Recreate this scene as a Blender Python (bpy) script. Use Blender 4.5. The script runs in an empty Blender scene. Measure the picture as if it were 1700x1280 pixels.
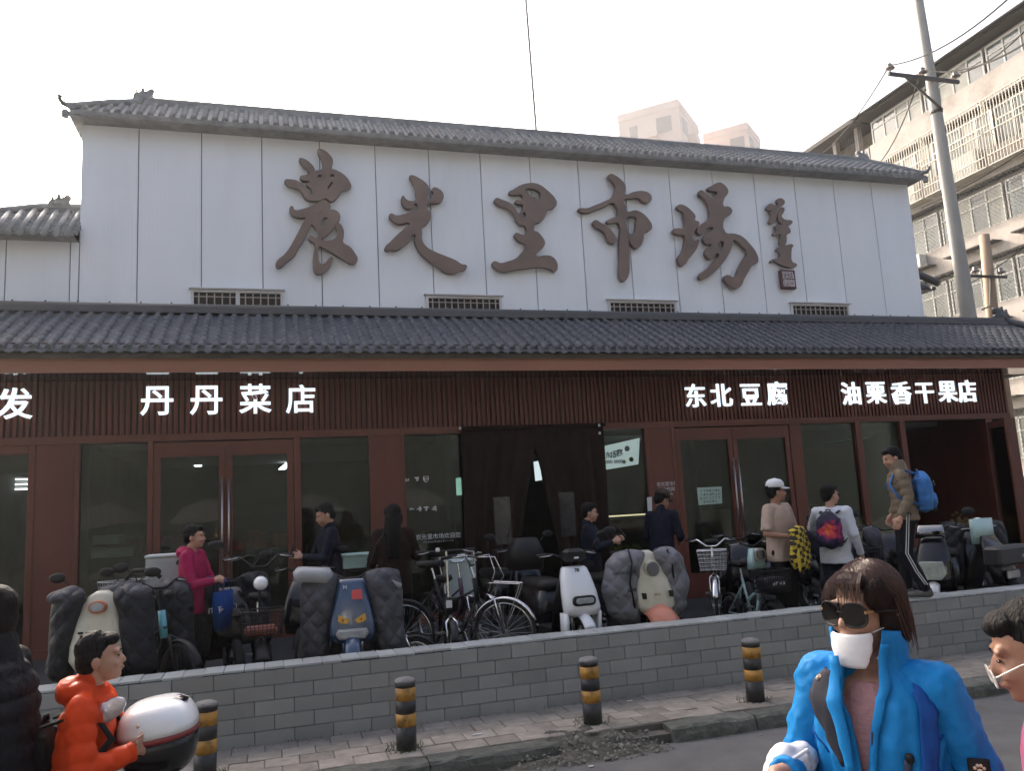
import bpy, bmesh, math, random
from mathutils import Vector, Matrix, Euler, noise
random.seed(7)
S = bpy.context.scene
COL = S.collection
rad = math.radians
# ---------------------------------------------------------------- camera
FPX, PITCH, ROLL, YAW, CAMH = 1350.0, rad(8.46), rad(-3.15), rad(16.77), 1.9
cF = Vector((math.sin(YAW)*math.cos(PITCH), math.cos(YAW)*math.cos(PITCH), math.sin(PITCH)))
cR0 = Vector((math.cos(YAW), -math.sin(YAW), 0)); cU0 = cR0.cross(cF)
cR = cR0*math.cos(ROLL)+cU0*math.sin(ROLL); cU = cU0*math.cos(ROLL)-cR0*math.sin(ROLL)
CAM = Vector((0, 0, CAMH))
cd = bpy.data.cameras.new('camera'); cam = bpy.data.objects.new('camera', cd); COL.objects.link(cam)
cam.matrix_world = Matrix((( cR.x, cU.x, -cF.x, 0), (cR.y, cU.y, -cF.y, 0), (cR.z, cU.z, -cF.z, CAMH), (0, 0, 0, 1)))
cd.sensor_width = 36; cd.lens = FPX/1700*36; cd.clip_end = 3000; cd.clip_start = .05
S.camera = cam
# ---------------------------------------------------------------- sky, sun, exposure
SUN_AZ, SUN_EL = rad(-14), rad(30)
w = bpy.data.worlds.new('World'); S.world = w; w.use_nodes = True
nt = w.node_tree; bg = nt.nodes['Background']
sk = nt.nodes.new('ShaderNodeTexSky'); sk.sky_type = 'NISHITA'; sk.sun_disc = False
sk.sun_elevation = SUN_EL; sk.sun_rotation = SUN_AZ; sk.air_density = 0.7; sk.dust_density = 10.0; sk.ozone_density = 0.6
nt.links.new(sk.outputs[0], bg.inputs[0]); bg.inputs[1].default_value = 0.15
sd = bpy.data.lights.new('sun', 'SUN'); so = bpy.data.objects.new('sun', sd); COL.objects.link(so)
sd.energy = 2.0; sd.angle = rad(6); sd.color = (1, .94, .85)
sv = Vector((math.sin(SUN_AZ)*math.cos(SUN_EL), math.cos(SUN_AZ)*math.cos(SUN_EL), math.sin(SUN_EL)))
so.rotation_euler = sv.to_track_quat('Z', 'Y').to_euler()
S.view_settings.view_transform = 'Standard'; S.view_settings.look = 'None'
S.view_settings.exposure = 1.9; S.view_settings.gamma = 1; S.view_settings.use_curve_mapping = False
S.view_settings.use_white_balance = True; S.view_settings.white_balance_temperature = 6500
# ---------------------------------------------------------------- pixel -> place
def ray(x, y): return cF*FPX+cR*(x-850)-cU*(y-640)
def atY(x, y, Y): d = ray(x, y); return CAM+d*(Y/d.y)
def atX(x, y, X): d = ray(x, y); return CAM+d*(X/d.x)
def atZ(x, y, Z): d = ray(x, y); return CAM+d*((Z-CAMH)/d.z)
def atD(x, y, D): return CAM+ray(x, y)*(D/FPX)
# ---------------------------------------------------------------- materials
def M(name, col, rough=.6, metal=0., var=.12, scale=5., bump=0., bscale=60., spec=.5, emit=0., coat=0., pv=0., dirt=None, dscale=1.5, damt=.5, stretch=(1, 1, 1), alpha=1., sheen=0.):
    m = bpy.data.materials.new(name); m.use_nodes = True
    n = m.node_tree.nodes; l = m.node_tree.links; b = n['Principled BSDF']
    tc = n.new('ShaderNodeTexCoord'); mp = n.new('ShaderNodeMapping'); l.new(tc.outputs['Object'], mp.inputs[0])
    mp.inputs['Scale'].default_value = stretch
    oi = n.new('ShaderNodeObjectInfo')
    ad = n.new('ShaderNodeVectorMath'); ad.operation = 'ADD'; l.new(mp.outputs[0], ad.inputs[0])
    sc = n.new('ShaderNodeVectorMath'); sc.operation = 'SCALE'; l.new(oi.outputs['Location'], sc.inputs[0]); sc.inputs['Scale'].default_value = 1.7
    l.new(sc.outputs[0], ad.inputs[1])
    nz = n.new('ShaderNodeTexNoise'); nz.inputs['Scale'].default_value = scale; nz.inputs['Detail'].default_value = 6; nz.inputs['Roughness'].default_value = .62
    l.new(ad.outputs[0], nz.inputs['Vector'])
    rp = n.new('ShaderNodeMapRange'); rp.inputs['From Min'].default_value = .25; rp.inputs['From Max'].default_value = .75
    rp.inputs['To Min'].default_value = 1-var; rp.inputs['To Max'].default_value = 1+var
    l.new(nz.outputs['Fac'], rp.inputs['Value'])
    val = rp.outputs[0]
    if pv:
        r2 = n.new('ShaderNodeMapRange'); r2.inputs['To Min'].default_value = 1-pv; r2.inputs['To Max'].default_value = 1+pv
        l.new(oi.outputs['Random'], r2.inputs['Value'])
        mm = n.new('ShaderNodeMath'); mm.operation = 'MULTIPLY'; l.new(val, mm.inputs[0]); l.new(r2.outputs[0], mm.inputs[1]); val = mm.outputs[0]
    mx = n.new('ShaderNodeVectorMath'); mx.operation = 'SCALE'; mx.inputs[0].default_value = col[:3]; l.new(val, mx.inputs['Scale'])
    out = mx.outputs[0]
    if dirt:
        dz = n.new('ShaderNodeTexNoise'); dz.inputs['Scale'].default_value = dscale; dz.inputs['Detail'].default_value = 8; dz.inputs['Roughness'].default_value = .7
        l.new(ad.outputs[0], dz.inputs['Vector'])
        dr = n.new('ShaderNodeMapRange'); dr.inputs['From Min'].default_value = .48; dr.inputs['From Max'].default_value = .72; dr.inputs['To Max'].default_value = damt
        l.new(dz.outputs['Fac'], dr.inputs['Value'])
        dm = n.new('ShaderNodeMix'); dm.data_type = 'RGBA'; l.new(dr.outputs[0], dm.inputs['Factor']); l.new(out, dm.inputs['A']); dm.inputs['B'].default_value = (*dirt, 1)
        out = dm.outputs['Result']
    l.new(out, b.inputs['Base Color'])
    b.inputs['Roughness'].default_value = rough; b.inputs['Metallic'].default_value = metal; b.inputs['Specular IOR Level'].default_value = spec
    if coat: b.inputs['Coat Weight'].default_value = coat; b.inputs['Coat Roughness'].default_value = .08
    if sheen: b.inputs['Sheen Weight'].default_value = sheen
    if alpha < 1: b.inputs['Alpha'].default_value = alpha
    if emit:
        b.inputs['Emission Color'].default_value = (*col[:3], 1); b.inputs['Emission Strength'].default_value = emit
    if bump:
        bz = n.new('ShaderNodeTexNoise'); bz.inputs['Scale'].default_value = bscale; bz.inputs['Detail'].default_value = 5
        l.new(ad.outputs[0], bz.inputs['Vector'])
        bp = n.new('ShaderNodeBump'); bp.inputs['Strength'].default_value = bump; bp.inputs['Distance'].default_value = .02
        l.new(bz.outputs['Fac'], bp.inputs['Height']); l.new(bp.outputs[0], b.inputs['Normal'])
    return m
def glass_mat(name, tint, refl=1.0):
    m = bpy.data.materials.new(name); m.use_nodes = True
    n = m.node_tree.nodes; l = m.node_tree.links; n.clear()
    o = n.new('ShaderNodeOutputMaterial'); t = n.new('ShaderNodeBsdfTransparent'); t.inputs[0].default_value = (*tint, 1)
    g = n.new('ShaderNodeBsdfGlossy'); g.inputs['Roughness'].default_value = .015; g.inputs[0].default_value = (refl*.85, refl*.9, refl*.87, 1)
    nz = n.new('ShaderNodeTexNoise'); nz.inputs['Scale'].default_value = .9; tc = n.new('ShaderNodeTexCoord'); l.new(tc.outputs['Object'], nz.inputs[0])
    bp = n.new('ShaderNodeBump'); bp.inputs['Strength'].default_value = .12; bp.inputs['Distance'].default_value = .05; l.new(nz.outputs[0], bp.inputs['Height']); l.new(bp.outputs[0], g.inputs['Normal'])
    f = n.new('ShaderNodeFresnel'); f.inputs[0].default_value = 1.5
    x = n.new('ShaderNodeMixShader'); l.new(f.outputs[0], x.inputs[0]); l.new(t.outputs[0], x.inputs[1]); l.new(g.outputs[0], x.inputs[2]); l.new(x.outputs[0], o.inputs[0])
    return m
# ---------------------------------------------------------------- mesh builder
class MB:
    def __init__(s): s.v = []; s.f = []
    def add(s, vs, fs):
        o = len(s.v); s.v += [tuple(v) for v in vs]; s.f += [tuple(i+o for i in f) for f in fs]; return s
    def box(s, x0, y0, z0, x1, y1, z1, mat=None):
        vs = [(x, y, z) for z in (z0, z1) for y in (y0, y1) for x in (x0, x1)]
        if mat: vs = [mat @ Vector(v) for v in vs]
        return s.add(vs, [(0, 2, 3, 1), (4, 5, 7, 6), (0, 1, 5, 4), (2, 6, 7, 3), (0, 4, 6, 2), (1, 3, 7, 5)])
    def bbox(s, x0, y0, z0, x1, y1, z1, b=.01, mat=None):   # box with chamfered front/vertical edges
        pts = [(x0+b, y0), (x1-b, y0), (x1, y0+b), (x1, y1-b), (x1-b, y1), (x0+b, y1), (x0, y1-b), (x0, y0+b)]
        inn = [(x0+2*b, y0+b), (x1-2*b, y0+b), (x1-b, y0+2*b), (x1-b, y1-2*b), (x1-2*b, y1-b), (x0+2*b, y1-b), (x0+b, y1-2*b), (x0+b, y0+2*b)]
        vs = [(*p, z0) for p in inn]+[(*p, z0+b) for p in pts]+[(*p, z1-b) for p in pts]+[(*p, z1) for p in inn]
        if mat: vs = [mat @ Vector(v) for v in vs]
        fs = [tuple(range(7, -1, -1)), tuple(range(24, 32))]
        for r in range(3):
            for i in range(8): fs.append((r*8+i, r*8+(i+1) % 8, r*8+8+(i+1) % 8, r*8+8+i))
        return s.add(vs, fs)
    def tube(s, pts, r, n=8, cap=True, flat=1.):
        pts = [Vector(p) for p in pts]; k = len(pts)
        rs = r if isinstance(r, (list, tuple)) else [r]*k
        vs = []; up = None
        for i, p in enumerate(pts):
            t = (pts[min(i+1, k-1)]-pts[max(i-1, 0)])
            t = t.normalized() if t.length > 1e-9 else Vector((0, 0, 1))
            if up is None: up = Vector((0, 0, 1)) if abs(t.z) < .9 else Vector((1, 0, 0))
            a = (up-t*up.dot(t)); a = a.normalized() if a.length > 1e-6 else t.orthogonal().normalized()
            up = a; bb = t.cross(a)
            for j in range(n):
                q = 2*math.pi*j/n; vs.append(p+(a*math.cos(q)*flat+bb*math.sin(q))*rs[i])
        fs = []
        for i in range(k-1):
            for j in range(n): fs.append((i*n+j, i*n+(j+1) % n, (i+1)*n+(j+1) % n, (i+1)*n+j))
        if cap: fs += [tuple(range(n-1, -1, -1)), tuple(range((k-1)*n, k*n))]
        return s.add(vs, fs)
    def lathe(s, prof, n=20, mat=None, cap=True):          # prof: (r, z)
        vs = []; k = len(prof)
        for r, z in prof:
            for j in range(n): q = 2*math.pi*j/n; vs.append(Vector((r*math.cos(q), r*math.sin(q), z)))
        if mat: vs = [mat @ v for v in vs]
        fs = []
        for i in range(k-1):
            for j in range(n): fs.append((i*n+j, i*n+(j+1) % n, (i+1)*n+(j+1) % n, (i+1)*n+j))
        if cap: fs += [tuple(range(n-1, -1, -1)), tuple(range((k-1)*n, k*n))]
        return s.add(vs, fs)
    def ell(s, c, r, rot=None, nu=12, nv=8):
        c = Vector(c); r = r if isinstance(r, (tuple, list)) else (r, r, r)
        rm = rot.to_matrix() if rot is not None else None
        vs = []; 
        for i in range(nv+1):
            a = math.pi*i/nv
            for j in range(nu):
                q = 2*math.pi*j/nu
                v = Vector((r[0]*math.sin(a)*math.cos(q), r[1]*math.sin(a)*math.sin(q), r[2]*math.cos(a)))
                vs.append(c+(rm @ v if rm else v))
        fs = [(i*nu+j, (i+1)*nu+j, (i+1)*nu+(j+1) % nu, i*nu+(j+1) % nu) for i in range(nv) for j in range(nu)]
        return s.add(vs, fs)
    def cap(s, p0, r0, p1, r1, n=10):                        # tapered capsule
        p0, p1 = Vector(p0), Vector(p1); d = p1-p0; L = d.length
        t = d/L if L > 1e-6 else Vector((0, 0, 1))
        pts = []; rs = []
        for a in (-88, -60, -30, 0): pts.append(p0+t*r0*math.sin(rad(a))); rs.append(r0*math.cos(rad(a)))
        for a in (0, 30, 60, 88): pts.append(p1+t*r1*math.sin(rad(a))); rs.append(r1*math.cos(rad(a)))
        return s.tube(pts, rs, n)
    def prism(s, poly, fn, d0, d1):                          # polygon (u,v) -> fn(u,v,d)
        n = len(poly); vs = [fn(u, v, d0) for u, v in poly]+[fn(u, v, d1) for u, v in poly]
        fs = [tuple(range(n)), tuple(range(2*n-1, n-1, -1))]+[(i, i+n, (i+1) % n+n, (i+1) % n) for i in range(n)]
        return s.add(vs, fs)
    def loft(s, rings, cap=True):
        n = len(rings[0]); vs = [p for r in rings for p in r]; fs = []
        for i in range(len(rings)-1):
            for j in range(n): fs.append((i*n+j, i*n+(j+1) % n, (i+1)*n+(j+1) % n, (i+1)*n+j))
        if cap: fs += [tuple(range(n-1, -1, -1)), tuple(range((len(rings)-1)*n, len(rings)*n))]
        return s.add(vs, fs)
    def grid(s, fn, nu, nv):
        vs = [fn(i/nu, j/nv) for j in range(nv+1) for i in range(nu+1)]
        return s.add(vs, [(j*(nu+1)+i, j*(nu+1)+i+1, (j+1)*(nu+1)+i+1, (j+1)*(nu+1)+i) for j in range(nv) for i in range(nu)])
    def xf(s, m): s.v = [tuple(m @ Vector(v)) for v in s.v]; return s
    def mesh(s, name, mat=None, smooth=False, fix=True):
        me = bpy.data.meshes.new(name); me.from_pydata(s.v, [], s.f)
        if fix:
            bm = bmesh.new(); bm.from_mesh(me); bmesh.ops.recalc_face_normals(bm, faces=bm.faces); bm.to_mesh(me); bm.free()
        if mat: me.materials.append(mat)
        if smooth: me.polygons.foreach_set('use_smooth', [True]*len(me.polygons))
        return me
    def build(s, name, mat, parent=None, smooth=False, solid=0, voxel=0, sm=0, disp=0, dsz=.15, bev=0, sub=0):
        o = bpy.data.objects.new(name, s.mesh(name, mat, smooth or voxel > 0)); COL.objects.link(o)
        if parent is not None: o.parent = parent
        if solid: q = o.modifiers.new('solid', 'SOLIDIFY'); q.thickness = solid; q.offset = 0
        if bev: q = o.modifiers.new('bevel', 'BEVEL'); q.width = bev; q.segments = 2; q.limit_method = 'ANGLE'; q.angle_limit = rad(35)
        if sub: q = o.modifiers.new('sub', 'SUBSURF'); q.levels = sub; q.render_levels = sub
        if voxel:
            q = o.modifiers.new('remesh', 'REMESH'); q.mode = 'VOXEL'; q.voxel_size = voxel; q.use_smooth_shade = True
            if sm: q = o.modifiers.new('smooth', 'SMOOTH'); q.factor = .5; q.iterations = sm
            if disp:
                t = bpy.data.textures.new('folds', 'CLOUDS'); t.noise_scale = dsz; t.noise_depth = 2
                q = o.modifiers.new('folds', 'DISPLACE'); q.texture = t; q.strength = disp; q.mid_level = .5; q.texture_coords = 'LOCAL'
        return o
def obj(name, me, parent=None, loc=None, mat=None):
    o = bpy.data.objects.new(name, me); COL.objects.link(o)
    if parent is not None: o.parent = parent
    if loc is not None: o.location = loc
    if mat is not None: me.materials.append(mat)
    return o
def tag(o, label, cat, group=None):
    o['label'] = label; o['category'] = cat
    if group: o['group'] = group
    return o
def struct(o): o['kind'] = 'structure'; return o
def stuff(o): o['kind'] = 'stuff'; return o
def thing(name, loc, label, cat, group=None, rz=0):
    o = bpy.data.objects.new(name, None); COL.objects.link(o); o.location = loc; o.rotation_euler = (0, 0, rz); o.empty_display_size = .1
    return tag(o, label, cat, group)
def text(s, size, mat, name, parent=None, mw=None, bold=.012, ext=.01, align='CENTER'):
    c = bpy.data.curves.new('t', 'FONT'); c.body = s; c.size = size; c.offset = bold*size; c.extrude = ext; c.align_x = align; c.align_y = 'CENTER'; c.resolution_u = 3
    t = bpy.data.objects.new('t', c); COL.objects.link(t)
    me = bpy.data.meshes.new_from_object(t.evaluated_get(bpy.context.evaluated_depsgraph_get()))
    bpy.data.objects.remove(t); me.name = name; me.materials.clear(); me.materials.append(mat)
    o = bpy.data.objects.new(name, me); COL.objects.link(o)
    if parent is not None: o.parent = parent
    if mw is not None: o.matrix_world = mw; o.matrix_local = mw
    return o
def facing(x, y, z, sx=1, sz=1, rz=0):     # text placed upright, readable from -Y
    return Matrix.Translation((x, y, z)) @ Matrix.Rotation(rz, 4, 'Z') @ Matrix.Rotation(math.pi/2, 4, 'X') @ Matrix.Diagonal((sx, sz, 1, 1))
def scrawl(n, h, mat, name, ext=.001, seed=1):      # a line of brush-like marks too small to read in the photograph
    r = random.Random(seed); b = MB(); t = h*.09
    for k in range(n):
        cx = (k-(n-1)/2)*h*1.1
        for i in range(r.randint(4, 6)):
            if r.random() < .5: y = r.uniform(-.42, .42)*h; x0 = r.uniform(-.42, -.1)*h; x1 = r.uniform(.1, .42)*h; b.box(cx+x0, y-t/2, -ext, cx+x1, y+t/2, ext+i*1e-4)
            else: x = r.uniform(-.38, .38)*h; y0 = r.uniform(-.45, -.05)*h; y1 = r.uniform(.05, .45)*h; b.box(cx+x-t/2, y0, -ext, cx+x+t/2, y1, ext+.0006+i*1e-4)
    o = b.build(name, mat); o['kind'] = 'stuff'; return o
WC = set()
def wthing(name, loc, label, cat, group=None):      # its parts are modelled in world coordinates
    o = thing(name, loc, label, cat, group); WC.add(o.name); return o
def par(o, p):
    o.parent = p
    if p.name in WC: o.matrix_parent_inverse = p.matrix_basis.inverted()
    return o
_b = MB.build
def _build(s, name, mat, parent=None, **k):
    o = _b(s, name, mat, None, **k)
    if parent is not None: par(o, parent)
    return o
MB.build = _build
def curve_piece(polys, fn2, name, mat, parent, place, ext=.03, bev=.008):
    # closed outlines (first outer, rest holes) in metres on a local XY plane -> extruded, bevelled mesh
    c = bpy.data.curves.new(name, 'CURVE'); c.dimensions = '2D'; c.fill_mode = 'BOTH'; c.extrude = ext; c.bevel_depth = bev; c.bevel_resolution = 1
    for p in polys:
        sp = c.splines.new('BEZIER'); sp.bezier_points.add(len(p)-1); sp.use_cyclic_u = True; sp.resolution_u = 3
        for i, q in enumerate(p):
            b = sp.bezier_points[i]; u, v = fn2(*q); b.co = (u, v, 0); b.handle_left_type = b.handle_right_type = 'AUTO'
    t = bpy.data.objects.new('t', c); COL.objects.link(t)
    me = bpy.data.meshes.new_from_object(t.evaluated_get(bpy.context.evaluated_depsgraph_get()))
    bpy.data.objects.remove(t); me.materials.clear(); me.materials.append(mat); me.name = name
    o = bpy.data.objects.new(name, me); COL.objects.link(o)
    if parent is not None: par(o, parent)
    o.matrix_basis = place
    return o
# ================================================================ ground
m_road = M('asphalt', (.1, .098, .094), .85, var=.25, scale=3, bump=.35, bscale=120, dirt=(.17, .16, .145), dscale=.8, damt=.5)
m_conc = M('worn_concrete', (.13, .125, .11), .9, var=.3, scale=8, bump=.5, bscale=40, dirt=(.05, .055, .045), dscale=3, damt=.7)
m_paver = M('paver', (.25, .22, .185), .85, var=.3, scale=7, bump=.4, bscale=50, pv=.18, dirt=(.13, .115, .09), dscale=4, damt=.7)
m_grout = M('grout_dirt', (.1, .09, .075), .95, var=.3)
m_kerb = M('kerb_stone', (.1, .1, .085), .9, var=.4, scale=9, bump=.8, bscale=25, pv=.15, dirt=(.035, .045, .032), dscale=4, damt=.8)
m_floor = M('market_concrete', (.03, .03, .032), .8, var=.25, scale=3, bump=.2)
FZ = .30     # market forecourt level
WY = 7.2     # street face of the low wall
struct(MB().box(-400, -400, -.5, 400, 400, -.012).build('ground', M('ground', (.1, .1, .095), .9)))
road = struct(MB().box(-60, -40, -.3, 60, 6.12, 0).build('road', m_road))
pav = struct(MB().box(-60, 6.3, -.2, 60, WY+.1, .108).build('pavement', m_grout))
kerb = struct(MB().box(-60, 6.16, -.2, 60, 6.3, .06).build('kerb', m_grout))
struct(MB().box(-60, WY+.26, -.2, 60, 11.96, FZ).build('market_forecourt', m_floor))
# kerb stones, some broken down to rubble
rr = random.Random(3)
x = -6.0
while x < 10:
    L = rr.uniform(.7, 1.05)
    if not (1.75 < x+L/2 < 2.75):
        b = MB()
        n = 9; prof = [(6.1, -.02), (6.1, .06), (6.115, .105), (6.14, .122), (6.3, .126), (6.3, -.02)]
        rings = []
        for i in range(n+1):
            jit = rr.uniform(-.012, .012); ex = .02*abs(i/n-.5)**2*4
            rings.append([Vector((x+.006+(L-.012)*i/n, y+(jit+ex if z > .02 and y < 6.2 else 0), z-(rr.uniform(0, .016)+ex*.5 if z > .02 else 0))) for y, z in prof])
        b.loft(rings).build('kerb_stone', m_kerb, kerb)
    x += L
# rubble heap where the kerb is broken
m_rub = M('rubble', (.2, .19, .165), .95, var=.5, scale=14, bump=.6, bscale=30)
b = MB()
b.grid(lambda u, v: Vector((1.6+1.3*u, 5.93+.52*v, max(-.015, (.125*min(1, v*1.5)*math.sin(math.pi*min(1, max(0, u*1.0)))**.5+.04*noise.noise((u*9, v*7, 1))-.01)))), 36, 14)
stuff(b.build('rubble_soil', M('rubble_soil', (.08, .075, .06), .95, var=.5, scale=20, bump=.8, bscale=30)))
b = MB()
for i in range(420):
    u = rr.uniform(0, 1); v = rr.uniform(0, 1); px = 1.65+1.25*u+rr.gauss(0, .05); py = 5.9+.5*v
    r = rr.uniform(.004, .014)*(1.7 if rr.random() < .1 else 1); zz = .11*min(1, v*1.5)*math.sin(math.pi*max(0, min(1, u)))**.5
    b.ell((px, py, max(.002, zz)+r*.4), (r*rr.uniform(.7, 1.5), r*rr.uniform(.6, 1.2), r*.7), Euler((rr.random(), rr.random(), rr.random()*6)), 5, 3)
for i in range(260):
    px = rr.uniform(-1, 7); py = rr.choice([rr.gauss(6.02, .06), rr.gauss(7.12, .04)]); r = rr.uniform(.003, .008)
    b.ell((px, py, (.122 if py > 6.3 else 0)+r*.4), (r*1.3, r, r*.7), Euler((0, 0, rr.random()*6)), 5, 3)
stuff(b.build('rubble', m_rub))
# pavers
pw = .252
base = MB().bbox(-pw/2+.003, -pw/2+.003, -.03, pw/2-.003, pw/2-.003, .006, .004).mesh('paver', m_paver)
ia = 0
for i in range(-10, 36):
    for j in range(4):
        px, py = -1.2+(i+.5)*pw, 6.32+.105+j*.218
        o = obj('paver', base, pav, (px+(j % 2)*.126, py, .112+rr.uniform(-.004, .004))); o.scale = (1, .218/pw, 1)
        o.rotation_euler = (rr.uniform(-.01, .01), rr.uniform(-.01, .01), rr.choice([0, math.pi]))
# weeds and dirt at the bollards
m_weed = M('weed', (.06, .08, .03), .8, var=.4)
b = MB()
for bx in (-.47, .97, 2.5, 4.02, 7.1):
    for i in range(60):
        a = rr.uniform(0, 6.28); d = rr.uniform(.08, .16); L = rr.uniform(.015, .05)
        p = Vector((bx+d*math.cos(a), 6.54+d*math.sin(a), .118)); q = p+Vector((rr.uniform(-.03, .03), rr.uniform(-.03, .03), L)); s_ = Vector((.004, .002, 0))
        b.add([p-s_, p+s_, q], [(0, 1, 2)])
for i in range(160):
    p = Vector((rr.uniform(-1, 7), WY-rr.uniform(.0, .03), .118)); q = p+Vector((rr.uniform(-.02, .02), -rr.uniform(0, .03), rr.uniform(.01, .035))); s_ = Vector((.004, .002, 0))
    b.add([p-s_, p+s_, q], [(0, 1, 2)])
stuff(b.build('weeds', m_weed))
# litter
m_lit = M('litter_white', (.6, .6, .58), .7)
for k, (lx, ly, lz, l_) in enumerate([(1.55, 6.62, .124, .09), (2.2, 5.85, .004, .04), (3.05, 7.02, .124, .05)]):
    tag(MB().bbox(lx-l_/2, ly-.008, lz, lx+l_/2, ly+.008, lz+.008, .002).build('litter_stick', m_lit), ['white paper straw lying on pavement beside the leftmost clear bollard', 'small white scrap lying on the road by the kerb rubble', 'small white scrap against the foot of the tiled wall'][k], 'litter')
# ================================================================ low tiled wall
m_tile = M('wall_tile', (.25, .255, .25), .3, var=.12, scale=5, bump=.05, bscale=12, pv=.13, dirt=(.15, .17, .15), dscale=2.5, damt=.6)
m_cap = M('cap_tile', (.36, .38, .38), .3, var=.12, pv=.1, dirt=(.2, .21, .2), dscale=4, damt=.5)
WT = .70
lw = wthing('low_wall', (3, WY, 0), 'long low grey tiled wall with pale tile coping beside the pavement', 'wall')
MB().box(-9, WY+.008, -.1, 16, WY+.252, WT-.008).build('wall_core', M('dark_grout', (.035, .035, .035), .95), lw)
tw, th = .31, .1165
tl = MB().bbox(-tw/2+.0022, -.012, -th/2+.0022, tw/2-.0022, .012, th/2-.0022, .003).mesh('wall_tile', m_tile)
for r in range(5):
    for i in range(-6, 38):
        cx = -.92+i*tw+(tw/2 if r % 2 else 0)
        if cx < -2.6 or cx > 9.6: continue
        o = obj('wall_tile', tl, None, (cx, WY, WT-.012-th*(r+.5))); par(o, lw)
        o.rotation_euler = (rr.uniform(-.006, .006), 0, rr.uniform(-.006, .006))
cw_ = .155
ct = MB().bbox(-cw_/2+.002, -.135, -.011, cw_/2-.002, .135, .011, .004).mesh('coping_tile', m_cap)
for i in range(-18, 66):
    o = obj('coping_tile', ct, None, (-.92+i*cw_, WY+.128, WT+rr.uniform(0, .006))); par(o, lw); o.rotation_euler = (rr.uniform(-.012, .012), rr.uniform(-.015, .015), rr.uniform(-.01, .01))
# bollards
m_bk = M('bollard_black', (.02, .02, .02), .5, var=.3, bump=.15, dirt=(.09, .08, .07), dscale=6, damt=.5)
m_by = M('bollard_yellow', (.42, .21, .03), .5, var=.25, scale=8, bump=.15, dirt=(.05, .035, .02), dscale=14, damt=.95)
m_bt = M('bollard_cap', (.16, .155, .15), .8, var=.35, scale=20, bump=.5, bscale=60)
blab = ['yellow and black bollard beside the white scooter box', 'yellow and black bollard between the scooter box and the broken kerb', 'yellow and black bollard right above the broken kerb rubble', 'yellow and black bollard just left of the woman in blue', 'black bollard behind the head at the right edge']
bmats = [m_bk, m_by, m_bk, m_by, m_bk]
for k, (bx, by) in enumerate([(-.47, 6.5), (.97, 6.53), (2.5, 6.53), (4.02, 6.53), (7.1, 6.66)]):
    t = thing('bollard', (bx, by, .118), blab[k], 'bollard', 'bollards along the pavement')
    t.rotation_euler = (rr.uniform(-.02, .02), rr.uniform(-.02, .03), rr.random()*6)
    h = .5; zs = [0, .17, .265, .36, .455, .5]; r = .078
    for s_ in range(5):
        MB().lathe([(r*(1.0+.004*(s_ % 2)), zs[s_]), (r*(1.0+.004*(s_ % 2)), zs[s_+1])], 24).build(['base', 'yellow_band', 'black_band', 'yellow_band', 'top_band'][s_], bmats[s_], t, smooth=False)
    MB().lathe([(r+.004, .488), (r+.005, .5), (r*.9, .514), (r*.5, .523), (.002, .526)], 24).build('cap', m_bt, t, smooth=True)
    for c_ in t.children: c_.data.polygons.foreach_set('use_smooth', [len(p.vertices) == 4 for p in c_.data.polygons])
# ================================================================ market building
mk = wthing('market_building', (4.5, 12, 0), 'long market hall with white panelled upper wall, grey tiled eaves and brown wood shopfronts', 'market hall')
D = 12.83
m_panel = M('white_panel', (.8, .825, .86), .38, var=.035, scale=1.4, pv=.025, stretch=(1, 1, .2), dirt=(.66, .68, .69), dscale=1.1, damt=.35)
m_seam = M('seam', (.2, .2, .21), .8)
m_rtile = M('roof_tile', (.105, .107, .115), .6, var=.22, scale=9, bump=.2, bscale=60, pv=.18, dirt=(.17, .17, .17), dscale=5, damt=.5)
m_rtile2 = M('upper_roof_tile', (.26, .26, .255), .7, var=.3, scale=6, bump=.2, dirt=(.12, .125, .12), dscale=2, damt=.6)
m_ridge = M('ridge_metal', (.08, .081, .086), .5, var=.15)
m_wood = M('brown_wood', (.13, .032, .020), .45, var=.18, scale=3, stretch=(1, 1, .2), bump=.06, bscale=30)
m_wood2 = M('brown_frame', (.13, .034, .021), .42, var=.2, scale=4, stretch=(1, 1, .3))
m_fasc = M('fascia_brown', (.3, .125, .075), .45, var=.12, scale=1.2, stretch=(.3, 1, 1))
m_soff = M('glossy_soffit', (.018, .014, .013), .06, var=.05, spec=.8)
m_hb = M('header_backing', (.045, .014, .009), .6)
XL, XR = -2.67, 12.53
WT2 = 8.2
core = MB().box(XL+.02, D+.03, 3.0, XR-.02, 17, WT2).box(-6.5, D+.03, 3.0, XL+.02, 17, 6.12).build('upper_wall', m_seam, mk)
edges = [XL]+[-1.886+.9*n for n in range(16)]+[XR]
def panel(x0, x1, z0, z1, parent=core):
    b = MB(); g = .008; n = max(2, int((x1-x0)/.028)); pts = []
    xs = [x0+g+(x1-x0-2*g)*i/n for i in range(n+1)]
    poly = [(x0+g, D+.028)]+[(xx, D-(.0006 if i % 2 else 0)) for i, xx in enumerate(xs)]+[(x1-g, D+.028)]
    b.loft([[Vector((a, c, z)) for a, c in poly] for z in (z0, z1)])
    return b.build('wall_panel', m_panel, parent)
for i in range(len(edges)-1): panel(edges[i], edges[i+1], 4.95, WT2)
for x0, x1 in ((-5.3, -4.55), (-4.55, -3.62), (-3.62, -2.79), (-2.79, XL)): panel(x0, x1, 4.95, 6.1)
# left and right returns of the upper block
MB().box(XL-.012, D+.05, 5, XL+.0, 17, WT2).build('return_panel', m_panel, core)
MB().box(XR, D+.05, 5, XR+.012, 17, WT2).build('return_panel', m_panel, core)
MB().box(XL+.1, D-.018, 5.17, XR-.2, D-.004, 5.185).build('drip_strip', m_panel, core)
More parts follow.
